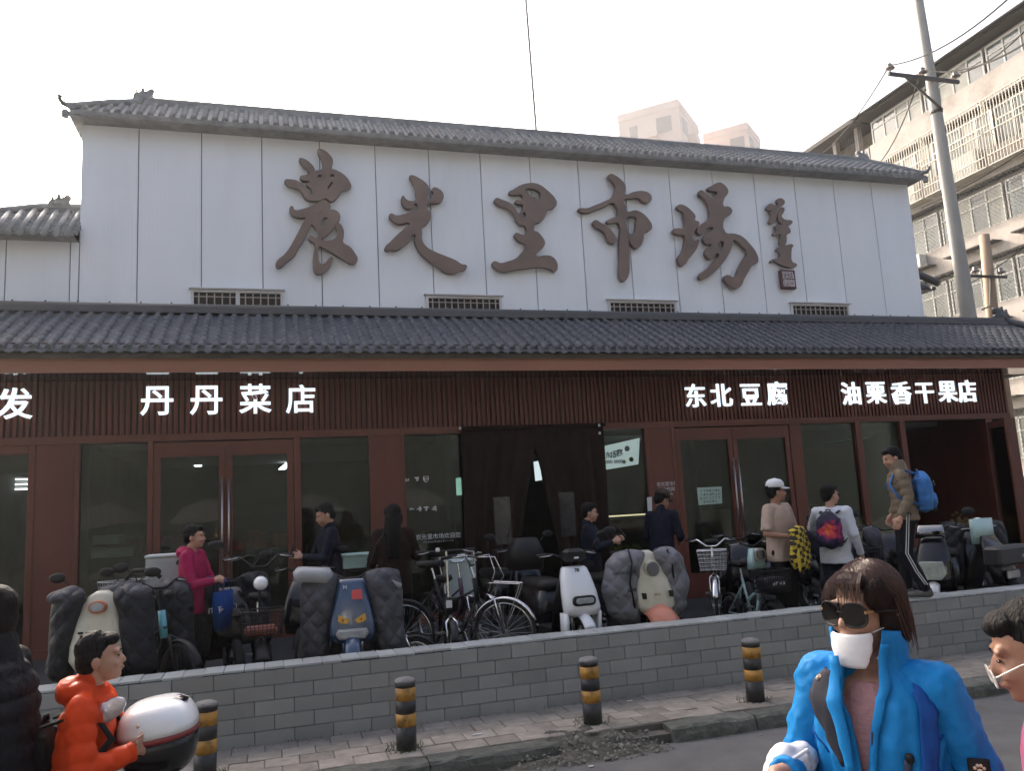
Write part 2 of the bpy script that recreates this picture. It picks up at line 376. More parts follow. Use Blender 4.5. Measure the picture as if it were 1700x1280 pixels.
# upper vent windows with bars
m_frm = M('white_frame', (.6, .6, .6), .5, var=.08)
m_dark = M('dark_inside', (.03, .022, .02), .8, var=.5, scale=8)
m_bar = M('window_bar', (.4, .36, .32), .5)
for k, (xa, xb, ya, yb) in enumerate([(317, 470, 481, 506), (707, 832, 491, 518), (1009, 1122, 499, 522), (1312, 1408, 504, 528)]):
    a = atY(xa, ya, D-.03); c = atY(xb, ya+1, D-.03); zt = (a.z+c.z)/2; x0, x1, z0 = a.x, c.x, 4.95
    f = MB().box(x0, D-.05, zt-.045, x1, D-.005, zt).box(x0, D-.05, z0, x0+.04, D-.005, zt-.045).box(x1-.04, D-.05, z0, x1, D-.005, zt-.045)
    if k == 0: f.box((x0+x1)/2-.03, D-.052, z0, (x0+x1)/2+.03, D-.005, zt-.045)
    wn = f.build('window', m_frm, mk)
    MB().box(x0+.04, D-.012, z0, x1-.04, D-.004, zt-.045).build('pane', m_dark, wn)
    MB().box(x0-.03, D-.09, zt, x1+.03, D-.004, zt+.02).build('hood', m_frm, wn)
    n = int((x1-x0)/.105)
    for i in range(1, n):
        xx = x0+(x1-x0)*i/n
        MB().box(xx-.009, D-.042, z0, xx+.009, D-.026, zt-.045).build('bar', m_bar, wn)
    MB().box(x0+.04, D-.034, zt-.12, x1-.04, D-.028, zt-.105).build('bar', m_bar, wn)
# ---- lower tiled roof
YE, ZE, YR, ZR = 11.08, 4.15, 12.66, 5.0
sl = math.atan2(ZR-ZE, YR-YE); SL = math.hypot(ZR-ZE, YR-YE)
RX0, RX1 = -4.9, 14.35
lr = MB().add([(RX0, YE+.04, ZE-.05), (RX1+.1, YE+.04, ZE-.05), (RX1+.1, YR, ZR-.04), (RX0, YR, ZR-.04), (RX0, YE+.04, ZE-.12), (RX1+.1, YE+.04, ZE-.12), (RX1+.1, YR, ZR-.3), (RX0, YR, ZR-.3)],
     [(0, 1, 2, 3), (4, 7, 6, 5), (0, 4, 5, 1), (1, 5, 6, 2), (3, 2, 6, 7), (0, 3, 7, 4)]).build('lower_roof', m_grout, mk)
cs, nrow = .176, 9; rl = SL/nrow
def half(r0, r1, L, seg=8, a0=0, a1=180, th_=.012):
    b = MB(); rings = []
    for y, r in ((-L/2, r0), (L/2, r1)):
        o_ = [Vector((r*math.cos(rad(a0+(a1-a0)*i/seg)), y, r*math.sin(rad(a0+(a1-a0)*i/seg)))) for i in range(seg+1)]
        i_ = [Vector(((r-th_)*math.cos(rad(a1-(a1-a0)*i/seg)), y, (r-th_)*math.sin(rad(a1-(a1-a0)*i/seg)))) for i in range(seg+1)]
        rings.append(o_+i_)
    return b.loft(rings)
cov = half(.046, .041, rl+.03, 8).mesh('cover_tile', m_rtile, smooth=True)
def panm(L):
    b = MB(); r = .085
    f = lambda u, v: Vector(((u-.5)*.15, (v-.5)*L, .03*((2*u-1)**2)))
    b.grid(f, 6, 1); o_ = len(b.v); b.grid(lambda u, v: f(u, v)-Vector((0, 0, .014)), 6, 1)
    n = 7
    for i in range(6): b.f += [(i, i+1, o_+i+1, o_+i), (n+i, o_+n+i, o_+n+i+1, n+i+1)]
    return b
pan = panm(rl+.05).mesh('pan_tile', m_rtile, smooth=True)
U_ = Vector((0, math.cos(sl), math.sin(sl))); N_ = Vector((0, -math.sin(sl), math.cos(sl)))
P0 = Vector((0, YE, ZE))
cells = []
ncol = int((RX1-RX0)/cs)
for i in range(ncol+1):
    for j in range(nrow):
        p = Vector((RX0+i*cs, 0, 0))+P0+U_*(rl*(j+.5)); cells.append(((p-CAM).length+(0 if -3.4 < p.x < 13 else 50), p, j))
cells.sort(key=lambda c: c[0])
rc, rp_ = MB(), MB()
rot = Matrix.Rotation(sl+.02, 4, 'X')
for k, (d_, p, j) in enumerate(cells):
    jt = Vector((rr.uniform(-.004, .004), 0, 0))
    for me, dst, off, nm in ((cov, rc, N_*.014+jt, 'cover_tile'), (pan, rp_, Vector((cs/2, 0, 0))+N_*.0+jt, 'pan_tile')):
        if k < 300:
            o = obj(nm, me); par(o, lr); o.location = p+off; o.rotation_euler = (sl+.03+(.1 if nm == 'pan_tile' else 0), 0, rr.uniform(-.012, .012))
        else:
            mt = Matrix.Translation(p+off) @ Matrix.Rotation(sl+.03+(.1 if nm == 'pan_tile' else 0), 4, 'X')
            dst.add([mt @ v.co for v in me.vertices], [tuple(q.vertices) for q in me.polygons])
stuff(rc.build('cover_tiles', m_rtile, lr, smooth=True)); stuff(rp_.build('pan_tiles', m_rtile, lr, smooth=True))
endm = MB().lathe([(.001, .0), (.03, .0), (.034, .006), (.05, .006), (.052, 0), (.052, -.03)], 14, Matrix.Rotation(math.pi/2, 4, 'X')).mesh('tile_end', m_rtile, smooth=False)
drip = MB().prism([(-.07, .03), (-.04, .005), (0, -.004), (.04, .005), (.07, .03), (.06, -.025), (.0, -.06), (-.06, -.025)], lambda u, v, d: Vector((u, d, v)), -.008, .008).mesh('drip_tile', m_rtile)
for i in range(ncol+1):
    xx = RX0+i*cs
    o = obj('tile_end', endm); par(o, lr); o.location = (xx, YE-.012, ZE+.012); o.rotation_euler = (-.2, 0, 0)
    o = obj('drip_tile', drip); par(o, lr); o.location = (xx+cs/2, YE-.01, ZE-.012); o.rotation_euler = (-.25, 0, 0)
b = MB(); b.box(RX0, YR-.16, ZR-.02, RX1, YR-.02, ZR+.055); rg = b.build('ridge_band', m_ridge, lr)
MB().tube([(RX0, YR-.07, ZR+.075), (RX1, YR-.07, ZR+.075)], .06, 10).build('ridge_roll', m_ridge, lr, smooth=True)
for i in range(46):
    xx = RX0+.2+i*.415
    if xx < RX1: MB().lathe([(.012, 0), (.014, .012), (.004, .03)], 6, Matrix.Translation((xx, YR-.07, ZR+.13))).build('ridge_bolt', m_ridge, lr)
def beast(p, sc, flip, parent, mat):
    pr_ = [(-.26, 0), (.28, 0), (.27, .1), (.22, .16), (.27, .22), (.24, .31), (.16, .33), (.1, .27), (.03, .24), (.02, .36), (-.03, .37), (-.05, .25), (-.12, .2), (-.14, .29), (-.18, .29), (-.19, .18), (-.24, .13)]
    b = MB().prism(pr_, lambda u, v, d: Vector((p[0]+u*sc*flip, p[1]+d, p[2]+v*sc)), -.06*sc, .06*sc)
    b.ell((p[0]+.2*sc*flip, p[1], p[2]+.27*sc), (.08*sc, .09*sc, .08*sc)); b.ell((p[0], p[1], p[2]+.1*sc), (.22*sc, .09*sc, .11*sc))
    return b.build('ridge_beast', mat, parent, bev=.008)
beast((14.2, YR-.07, ZR+.1), .72, -1, lr, m_ridge)
# right hip of the lower roof
HX = RX1+.15
MB().tube([(RX1-.1, YR-.07, ZR+.08), (RX1+.35, YR-.5, ZR-.2), (RX1+1.1, YE+.1, ZE+.12), (RX1+1.4, YE-.1, ZE+.2)], [.07, .07, .06, .04], 8).build('hip_roll', m_ridge, lr, smooth=True)
MB().add([(RX1+.05, YR, ZR-.04), (RX1+.05, YE+.04, ZE-.03), (RX1+1.35, YE+.04, ZE-.03), (RX1+1.35, 16, ZE-.03), (RX1+.05, 16, ZR-.04)], [(0, 1, 2), (0, 2, 3, 4)]).build('hip_slope', m_rtile, lr)
b = MB()
for i in range(18):
    y = YE+.1+i*.22; t_ = min(1, (y-YE)/(YR-YE))
    b.tube([(RX1+1.35, y, ZE+.01), (RX1+1.35-1.28*t_, y, ZE+.01+(ZR-ZE)*t_)], .05, 6)
b.build('hip_cover_tiles', m_rtile, lr, smooth=True)
# fascia and glossy soffit
FB = 3.885
MB().box(RX0, YE+.09, FB, RX1+1.1, YE+.13, ZE-.04).build('fascia', m_fasc, mk)
MB().box(RX0, YE+.085, FB-.03, RX1+1.1, YE+.105, FB+.0).build('fascia_lip', m_fasc, mk)
MB().box(RX0, YE+.131, FB-.002, RX1+1.05, 12.02, FB+.02).build('soffit', m_soff, mk)
MB().box(RX0, YE+.131, FB+.03, RX1+1.0, 12.4, ZE+.1).build('eave_box', m_hb, mk)
# ---- upper tiled roof
ue = [atY(135, 187, D-.3), atY(1508, 288, D-.3)]; UZ = (ue[0].z+ue[1].z)/2; UX0, UX1 = XL-.13, XR+.1
ur_ = [atY(333, 166, D+.35), atY(1100, 236, D+.35)]; URZ = (ur_[0].z+ur_[1].z)/2-.13; UYE, UYR = D-.3, D+.35
RXa, RXb = atY(238, 158, UYR).x, atY(1432, 258, UYR).x
up = MB().add([(UX0, UYE, UZ-.02), (UX1, UYE, UZ-.02), (RXb, UYR, URZ-.03), (RXa, UYR, URZ-.03), (UX0, UYR+.65, UZ-.02), (UX1, UYR+.65, UZ-.02), (UX0, UYE, UZ-.07), (UX1, UYE, UZ-.07), (UX0, UYR+.65, UZ-.07), (UX1, UYR+.65, UZ-.07)],
   [(0, 1, 2, 3), (0, 3, 4), (1, 5, 2), (3, 2, 5, 4), (6, 8, 9, 7), (0, 6, 7, 1), (0, 4, 8, 6), (1, 7, 9, 5), (4, 5, 9, 8)]).build('upper_roof', m_rtile2, mk)
us = math.atan2(URZ-UZ, UYR-UYE); UL = math.hypot(URZ-UZ, UYR-UYE); UU = Vector((0, math.cos(us), math.sin(us))); UN = Vector((0, -math.sin(us), math.cos(us)))
cc, cp_, ce = MB(), MB(), MB(); sp_ = .152; n = int((UX1-UX0)/sp_)
for i in range(n+1):
    xx = UX0+.05+i*sp_
    t_ = min(1, (xx-UX0)/(RXa-UX0) if xx < RXa else ((UX1-xx)/(UX1-RXb) if xx > RXb else 1)); t_ = max(.06, t_)
    nn = max(1, int(t_*6+.5))
    for j in range(nn):
        a = Vector((xx, UYE, UZ))+UU*(UL*j/6.); e = a+UU*(min(UL/6., UL*t_-UL*j/6.)+.02)
        cc.tube([a+UN*.03, e+UN*.018], [.046, .042], 8)
        for q in range(2):
            c_ = a+UU*(UL/12.*q)+Vector((sp_/2, 0, 0)); mt = Matrix.Translation(c_+UU*.05+UN*.012) @ Matrix.Rotation(us+.12, 4, 'X')
            cp_.box(-.045, -.06, -.008, .045, .06, .006, mt)
    ce.lathe([(.001, 0), (.05, 0), (.05, -.025)], 10, Matrix.Translation((xx, UYE-.01, UZ+.025)) @ Matrix.Rotation(math.pi/2, 4, 'X'))
    ce.box(xx+sp_/2-.045, UYE-.014, UZ-.055, xx+sp_/2+.045, UYE, UZ+.005)
stuff(cc.build('cover_tiles', m_rtile2, up, smooth=True)); stuff(cp_.build('pan_tiles', m_rtile2, up)); stuff(ce.build('eave_tiles', m_rtile2, up))
MB().box(RXa-.1, UYR-.06, URZ-.06, RXb+.1, UYR+.06, URZ+.07).build('ridge_band', m_rtile2, up)
MB().tube([(RXa-.1, UYR, URZ+.09), (RXb+.1, UYR, URZ+.09)], .05, 8).build('ridge_roll', m_rtile2, up, smooth=True)
for sx, xr, xe in ((-1, RXa, UX0), (1, RXb, UX1)):
    MB().tube([(xr, UYR, URZ+.06), (xr+(xe-xr)*.5, (UYR+UYE)/2, (URZ+UZ)/2+.07), (xe, UYE, UZ+.07), (xe+sx*.06, UYE-.06, UZ+.07), (xe+sx*.1, UYE-.1, UZ+.12), (xe+sx*.09, UYE-.1, UZ+.17)], [.06, .06, .05, .04, .03, .04], 8).build('hip_roll', m_rtile2, up, smooth=True)
    MB().tube([(xr, UYR, URZ+.06), (xr+(xe-xr)*.5, UYR+.3, (URZ+UZ)/2+.07), (xe, UYR+.65, UZ+.07)], .055, 8).build('hip_roll', m_rtile2, up, smooth=True)
    MB().lathe([(.05, 0), (.055, .1), (.02, .13)], 8, Matrix.Translation((xe+sx*.03, UYE-.04, UZ-.14))).build('hip_bell', m_rtile2, up)
    beast((xr, UYR, URZ+.08), (.6 if sx < 0 else .55), -1 if sx > 0 else 1, up, m_rtile2)
# ---- small left roof over the lower wing
lz = 6.1
l2 = MB().add([(-5.6, D-.3, lz), (XL-.02, D-.3, lz), (XL-.02, D+.45, lz+.62), (-3.25, D+.45, lz+.62), (-5.6, D+.9, lz), (XL-.02, D+1.1, lz)], [(0, 1, 2, 3), (0, 3, 4), (3, 2, 5, 4), (0, 4, 5, 1)]).build('wing_roof', m_rtile2, mk)
b = MB()
for i in range(19):
    xx = -5.5+i*.152; t_ = min(1, (xx+5.6)/2.35)
    b.tube([(xx, D-.3, lz+.03), (xx, D-.3+.75*t_, lz+.62*t_+.03)], .045, 8)
    for q in range(1, 9):
        if q/8. <= t_: b.box(xx+.03, D-.3+.75*q/8.-.06, lz+.62*q/8.-.055, xx+.122, D-.3+.75*q/8.-.04, lz+.62*q/8.+.012)
    b.lathe([(.001, 0), (.05, 0), (.05, -.025)], 10, Matrix.Translation((xx, D-.31, lz+.02)) @ Matrix.Rotation(math.pi/2, 4, 'X'))
stuff(b.build('cover_tiles', m_rtile2, l2, smooth=True))
MB().tube([(-5.6, D-.3, lz+.07), (-4.4, D+.1, lz+.35), (-3.3, D+.45, lz+.68), (XL-.03, D+.45, lz+.7)], .07, 8).build('hip_roll', m_rtile2, l2, smooth=True)
beast((-3.05, D+.42, lz+.68), .6, 1, l2, m_rtile2)
# ---- small wing behind the right end
RZ0, RZ1 = 6.45, 7.55
MB().box(12.9, 15.6, 3, 15.0, 19, RZ0+.05).build('rear_wing_wall', M('green_render', (.16, .2, .17), .8), mk)
rw = MB().add([(12.7, 15.2, RZ0), (15.2, 15.2, RZ0), (14.6, 16.3, RZ1), (12.7, 16.3, RZ1), (15.2, 19.5, RZ0), (12.7, 19.5, RZ0)], [(0, 1, 2, 3), (1, 4, 2), (0, 5, 4, 1), (2, 4, 5, 3)]).build('rear_wing_roof', m_rtile, mk)
b = MB()
for i in range(17):
    xx = 12.75+i*.155; t_ = 1 if xx < 14.6 else max(.05, (15.2-xx)/.6)
    b.tube([(xx, 15.2, RZ0+.03), (xx, 15.2+1.1*t_, RZ0+.03+(RZ1-RZ0)*t_)], .05, 6)
stuff(b.build('cover_tiles', m_rtile, rw, smooth=True))
MB().tube([(12.7, 16.3, RZ1+.08), (14.6, 16.3, RZ1+.08), (15.3, 15.1, RZ0+.15)], .09, 8).build('hip_roll', m_ridge, rw, smooth=True)
beast((14.5, 16.2, RZ1), 1.1, -1, rw, m_ridge)
# ================================================================ big brush characters on the upper wall
m_char = M('bronze_letter', (.19, .135, .108), .45, metal=.1, var=.18, scale=2.5, bump=.04)
CH = [
 ((440, 230), 5.333, 'first and leftmost large brown brush character, the tall dense one on white wall', [
  [[(470,92),(520,100),(570,140),(600,190),(592,240),(580,290),(520,290),(512,220),(495,165),(472,130)]],
  [[(305,175),(345,178),(400,215),(432,255),(440,290),(410,310),(370,265),(325,225),(308,200)]],
  [[(312,335),(360,322),(420,295),(500,275),(590,270),(650,290),(710,330),(750,385),(760,430),(720,445),(680,460),(650,500),(610,545),(580,552),(540,530),(480,545),(420,550),(365,535),(335,490),(300,445),(240,425),(185,400),(175,370),(230,362),(300,380),(335,415),(370,460),(410,497),(405,440),(362,400),(400,380),(345,372),(315,355)],
   [(460,335),(495,322),(490,345),(465,352)], [(575,325),(610,320),(608,345),(585,342)], [(575,400),(595,380),(575,430),(560,450)]],
  [[(228,600),(245,602),(258,630),(330,625),(410,598),(480,560),(530,545),(570,580),(575,620),(530,645),(470,655),(440,690),(385,690),(320,700),(262,690),(230,665)]],
  [[(390,670),(440,690),(420,740),(385,800),(350,880),(300,960),(255,1040),(190,1090),(110,1145),(95,1120),(110,1080),(170,1030),(235,940),(290,840),(345,735)]],
  [[(440,690),(510,650),(600,630),(650,655),(665,700),(640,740),(600,800),(550,850),(510,880),(500,900),(560,905),(620,885),(640,830),(625,765),(650,750),(690,800),(695,870),(690,920),(750,960),(790,1010),(818,1075),(780,1110),(700,1075),(600,1015),(520,970),(475,955),(470,1040),(490,1110),(530,1105),(570,1060),(595,1050),(585,1110),(540,1170),(480,1200),(440,1180),(425,1120),(430,1020),(440,930),(400,905),(390,865),(410,862),(460,885),(465,830),(445,790),(410,740)], [(490,745),(555,700),(540,735),(505,775)]]]),
 ((620, 270), 6.4, 'second large brown brush character from the left, with a long sweeping tail', [
  [[(385,140),(405,132),(470,155),(545,205),(585,255),(590,320),(582,395),(620,360),(640,320),(622,290),(640,262),(690,275),(735,315),(745,360),(720,410),(680,425),(585,430),(570,480),(605,530),(605,590),(575,640),(515,685),(515,740),(520,830),(560,890),(640,940),(760,990),(880,1040),(940,1080),(988,1090),(985,1125),(920,1145),(860,1175),(770,1165),(690,1110),(600,1050),(520,980),(470,910),(440,830),(438,760),(380,830),(320,880),(250,925),(190,925),(125,925),(125,895),(170,850),(260,760),(340,690),(385,640),(280,650),(215,625),(170,570),(180,540),(240,560),(330,545),(400,520),(465,490),(455,430),(405,480),(350,485),(310,440),(298,385),(315,350),(340,380),(385,405),(455,390),(450,330),(440,250),(415,200)]]]),
 ((800, 280), 6.74, 'third and middle large brown brush character, standing on a broad flat stroke', [
  [[(305,265),(350,235),(420,190),(500,165),(590,160),(660,185),(720,230),(770,275),(815,325),(838,385),(815,430),(740,455),(710,520),(660,590),(590,615),(580,690),(620,705),(670,755),(705,820),(690,870),(640,920),(605,970),(700,970),(780,980),(830,1030),(848,1095),(820,1150),(770,1125),(700,1105),(600,1100),(480,1115),(360,1130),(240,1150),(170,1125),(118,1055),(150,1035),(200,1055),(300,1035),(380,1005),(440,945),(490,880),(490,840),(430,815),(385,775),(368,735),(385,718),(440,735),(485,735),(485,640),(430,625),(390,580),(380,540),(330,470),(260,430),(190,405),(145,355),(160,328),(220,345),(300,375),(360,420),(420,500),(465,430),(460,405),(400,390),(372,365),(390,350),(440,350),(460,330),(440,290),(370,290)],
   [(485,235),(560,220),(620,240),(658,280),(625,345),(590,315),(550,310),(515,270)], [(455,490),(480,485),(478,540),(462,530)]]]),
 ((950, 270), 6.095, 'fourth large brown brush character, with one long straight vertical stroke', [
  [[(365,135),(390,112),(430,125),(490,165),(535,225),(540,280),(530,315),(620,295),(740,290),(790,320),(803,360),(770,400),(720,390),(670,355),(590,360),(520,375),(545,440),(550,490),(640,480),(710,510),(775,575),(808,650),(780,690),(740,700),(715,790),(690,840),(650,865),(600,825),(575,760),(580,720),(610,725),(650,600),(650,555),(600,540),(558,555),(565,700),(575,850),(580,1000),(575,1120),(545,1185),(515,1200),(485,1160),(483,1000),(478,800),(472,610),(410,605),(350,600),(390,565),(460,535),(465,490),(450,440),(420,405),(330,440),(240,475),(150,505),(100,500),(62,470),(90,460),(150,460),(230,430),(330,390),(400,350),(430,290),(440,240),(400,180)]],
  [[(210,600),(240,580),(290,610),(345,635),(400,690),(440,750),(450,790),(410,815),(360,780),(330,710),(280,670),(225,635)]]]),
 ((1100, 290), 6.4, 'fifth and rightmost large brown brush character, left of the small signature', [
  [[(155,335),(190,315),(250,335),(310,385),(350,440),(345,480),(385,500),(385,535),(340,590),(340,705),(380,685),(380,740),(330,830),(270,900),(240,950),(200,965),(165,910),(165,880),(205,830),(235,740),(235,650),(160,635),(110,595),(130,572),(230,560),(230,450),(220,395),(170,365)]],
  [[(480,150),(520,120),(600,82),(640,95),(695,165),(690,200),(655,250),(650,335),(700,338),(738,380),(710,430),(660,460),(665,610),(760,625),(850,660),(930,740),(990,820),(1015,890),(1010,930),(950,965),(910,1030),(860,1120),(840,1170),(775,1210),(720,1180),(665,1130),(655,1090),(690,1065),(760,1090),(810,1000),(860,900),(900,830),(850,760),(800,710),(750,690),(740,750),(690,860),(620,960),(540,1040),(440,1110),(395,1105),(390,1075),(470,1000),(550,920),(600,840),(560,850),(530,890),(500,895),(460,850),(455,820),(490,770),(520,740),(470,735),(435,700),(440,660),(500,600),(540,560),(470,570),(440,610),(400,635),(370,610),(370,580),(420,520),(495,460),(500,380),(480,310),(440,250),(390,200),(400,165),(440,180),(510,235),(560,230),(580,185),(530,170)],
   [(600,715),(645,705),(648,750),(610,795),(590,760)]]]),
]
CY = D-.075
PL = Matrix.Translation((0, CY, 0)) @ Matrix.Rotation(math.pi/2, 4, 'X')
def mapper(org, sc):
    def fn(u, v): p = atY(org[0]+u/sc, org[1]+v/sc, CY-.04); return (p.x, p.z)
    return fn
for org, sc, lab, pieces in CH:
    fn = mapper(org, sc); c0 = fn(*pieces[0][0][0])
    t = wthing('brush_character', (c0[0], CY, 6.0), lab, 'sign character', 'large brown brush characters on the white wall')
    for k, pc in enumerate(pieces):
        curve_piece(pc, fn, 'stroke', m_char, t, Matrix.Translation((0, -.003*k, 0)) @ PL, .04, .004)
INS = [[(225,95),(270,62),(320,85),(328,120),(290,160),(240,190),(160,215),(105,210),(115,160),(160,128),(200,150),(245,150)],
 [(155,235),(240,205),(235,260),(215,330),(180,380),(135,370),(150,320),(165,280)],
 [(255,200),(320,185),(318,230),(290,290),(330,330),(425,352),(420,375),(370,400),(300,385),(250,340),(245,270)],
 [(205,415),(260,395),(340,400),(395,450),(400,490),(355,515),(350,600),(320,660),(275,650),(270,560),(280,515),(200,530),(180,510),(230,470)],
 [(220,710),(290,670),(370,645),(435,650),(420,680),(410,760),(425,860),(480,890),(470,920),(400,930),(310,905),(250,880),(200,850),(150,865),(150,845),(230,815),(270,790),(260,740)]]
fn = mapper((1260, 320), 7.53)
t = wthing('signature', (fn(300, 600)[0], CY, 6.2), 'small vertical column of dark brush writing right of the large characters', 'sign')
for k, pc in enumerate(INS): curve_piece([pc], fn, 'stroke', m_char, t, Matrix.Translation((0, .0, 0)) @ PL, .024, .003)
sx0, sz1 = fn(268, 955); sx1, sz0 = fn(480, 1200)
m_seal = M('seal_red', (.09, .025, .025), .45); m_sealw = M('seal_white', (.55, .5, .5), .6)
t = wthing('seal_plaque', (sx0, CY, sz0), 'small square dark red seal plaque with pale writing under the signature', 'sign')
MB().bbox(sx0, CY-.03, sz0, sx1, CY+.04, sz1, .012).build('plaque', m_seal, t)
b = MB(); W_ = sx1-sx0; H_ = sz1-sz0
GL = [('1110111', '1010101', '1110111', '0100010', '1110111', '1000101', '1111101'), ('1111010', '1010110', '1110010', '0010111', '1110101', '1000101', '1111111'), ('1111111', '0010101', '1111111', '1010101', '1111101', '0010001', '1111111'), ('1011011', '1111111', '1010101', '1111111', '1000001', '1111111', '1111111')]
for q, g in enumerate(GL):
    ox = sx0+W_*(.12+.4*(q % 2)); oz = sz1-H_*(.1+.41*(q//2)); cw2, ch2 = W_*.36/7, H_*.36/7
    for r, row in enumerate(g):
        for c_, bit in enumerate(row):
            if bit == '1': b.box(ox+c_*cw2, CY-.034, oz-(r+1)*ch2+.002, ox+(c_+1.02)*cw2, CY-.0301, oz-r*ch2)
stuff(b.build('seal_writing', m_sealw, t))
# ================================================================ shop front
SY = 12.0
def SX(x, y=800): return atY(x, y, SY).x
LZ = 3.04
hx1 = 13.38
MB().box(RX0, SY+.02, LZ, hx1, SY+.3, FB).build('header_board', m_hb, mk)
hd = MB().box(RX0, SY-.02, LZ, hx1, SY+.03, LZ+.1).build('header_rail', m_wood2, mk)
slm = MB().bbox(-.022, -.02, (LZ+.1), .022, .02, FB-.004, .004).mesh('slat', m_wood)
i = 0
while RX0+.03+i*.0755 < hx1-.02:
    o = obj('slat', slm); par(o, hd); o.location = (RX0+.03+i*.0755, SY, 0); i += 1
MB().box(hx1-.06, SY+.0, LZ-.001, hx1, 17, FB-.003).build('header_return', m_wood2, mk)
# illuminated shop names
m_led = M('lit_letter', (.80, .93, 1.0), .4, emit=.32, var=.0)
m_ledb = M('letter_side', (.05, .05, .06), .5)
for name, chars, lab in (('shop_sign', [('发', 24, 675, 50)], 'single lit white shop character cut by the left edge'),
    ('shop_sign', [('丹', 261, 669, 49), ('丹', 343, 668, 49), ('菜', 424, 667, 48), ('店', 500, 667, 46)], 'four lit white shop characters above the left double door'),
    ('shop_sign', [('东', 1155, 661, 38), ('北', 1198, 660, 38), ('豆', 1247, 659, 38), ('腐', 1291, 657, 38)], 'four lit white shop characters right of the curtain'),
    ('shop_sign', [('油', 1414, 657, 37), ('栗', 1455, 655, 37), ('香', 1497, 656, 37), ('干', 1536, 655, 36), ('果', 1574, 653, 36), ('店', 1607, 653, 36)], 'six lit white shop characters at the right end of the header')):
    c0 = atY(chars[0][1], chars[0][2], SY-.05)
    t = wthing(name, (c0.x, SY-.05, 3.3), lab, 'shop sign', 'lit shop names on the slatted header')
    for ch, x, y, h in chars:
        p = atY(x, y, SY-.05); q = atY(x, y-h/2, SY-.05); hh = (q.z-p.z)*2
        o = text(ch, hh*1.08, m_led, 'character', None, None, .014, .018); par(o, t); o.matrix_basis = facing(p.x, SY-.045, p.z+hh*.02)
# ---- columns, frames, doors, glass
m_glass = glass_mat('shop_glass', (.68, .71, .69), .8)
m_steel = M('steel', (.45, .45, .44), .3, metal=.9)
SZ0 = FZ+.02
sf = MB().box(RX0, SY+.0, FZ-.01, hx1, SY+.12, FZ+.12).build('shopfront_sill', m_wood2, mk)
def post(x0, x1, z0=SZ0+.1, z1=LZ, y0=SY-.01, y1=SY+.11, nm='post', m=m_wood2):
    return MB().bbox(x0, y0, z0, x1, y1, z1, .006).build(nm, m, mk)
def pane(x0, x1, z0=SZ0+.1, z1=LZ, nm='glass_pane', y=SY+.05, p=None):
    return MB().box(x0, y, z0, x1, y+.012, z1).build(nm, m_glass, p or mk)
def door(x0, x1, hside, hz=1.1):
    d = MB(); f_ = .085; zt = LZ-.02
    d.box(x0, SY+.005, SZ0+.1, x0+f_, SY+.06, zt).box(x1-f_, SY+.005, SZ0+.1, x1, SY+.06, zt).box(x0+f_, SY+.005, zt-.2, x1-f_, SY+.06, zt).box(x0+f_, SY+.005, SZ0+.1, x1-f_, SY+.06, SZ0+.36)
    o = d.build('door', m_wood2, mk)
    MB().box(x0+f_, SY+.03, SZ0+.36, x1-f_, SY+.042, zt-.2).build('glass_pane', m_glass, o)
    hx = x0+.04 if hside < 0 else x1-.04
    MB().tube([(hx, SY-.05, 1.0), (hx, SY-.05, 2.5)], .014, 8).tube([(hx, SY-.05, 1.15), (hx, SY+.01, 1.15)], .008, 6).tube([(hx, SY-.05, 2.35), (hx, SY+.01, 2.35)], .008, 6).build('door_handle', m_steel, o, smooth=True)
    return o
X = SX
pane(-4.8, X(46)); post(X(46), X(58)); MB().box(X(58), SY+.01, SZ0+.1, X(124), SY+.1, LZ).build('pillar_panel', m_wood, mk); post(X(124), X(132))
post(-4.8, X(46), LZ-.12, LZ, SY, SY+.1, 'transom')
pane(X(132), X(245)); post(X(245), X(254))
door(X(255), X(374), 1); door(X(375), X(487), -1); post(X(488), X(500))
pane(X(500), X(614)); MB().box(X(614), SY+.0, SZ0+.1, X(668), SY+.1, LZ).build('pillar_panel', m_wood, mk); post(X(668), X(673))
pane(X(673), X(770)); post(X(770), X(778))
post(X(988), X(996)); pane(X(996), X(1076)); post(X(1076), X(1081)); MB().box(X(1081), SY+.0, SZ0+.1, X(1120), SY+.1, LZ).build('pillar_panel', m_wood, mk); post(X(1120), X(1126))
door(X(1127), X(1222), 1); door(X(1223), X(1318), -1); post(X(1319), X(1338))
pane(X(1338), X(1430)); post(X(1430), X(1440)); pane(X(1440), X(1505)); post(X(1505), X(1514)); 
post(X(1650), X(1661)); pane(X(1661), X(1683)); post(X(1683), X(1700), y1=SY+.2); 
# open door leaf standing out of the right shop
do = MB(); hx = X(1514)+.02
for a, c_ in ((0, .06), (.78, .84)): do.box(a, -.02, SZ0+.1, c_, .02, LZ-.08)
do.box(.06, -.02, SZ0+.1, .78, .02, SZ0+.3).box(.06, -.02, LZ-.2, .78, .02, LZ-.08)
do.xf(Matrix.Translation((X(1650), SY-.05, 0)) @ Matrix.Rotation(rad(-118), 4, 'Z'))
dl = do.build('door', m_wood2, mk)
g = MB().box(.06, -.005, SZ0+.3, .78, .005, LZ-.2).xf(Matrix.Translation((X(1650), SY-.05, 0)) @ Matrix.Rotation(rad(-118), 4, 'Z')).build('glass_pane', m_glass, dl)
# end wall of the hall
MB().box(hx1-.06, SY+.2, FZ, hx1-.02, 19, LZ-.002).build('end_wall', m_wood2, mk)
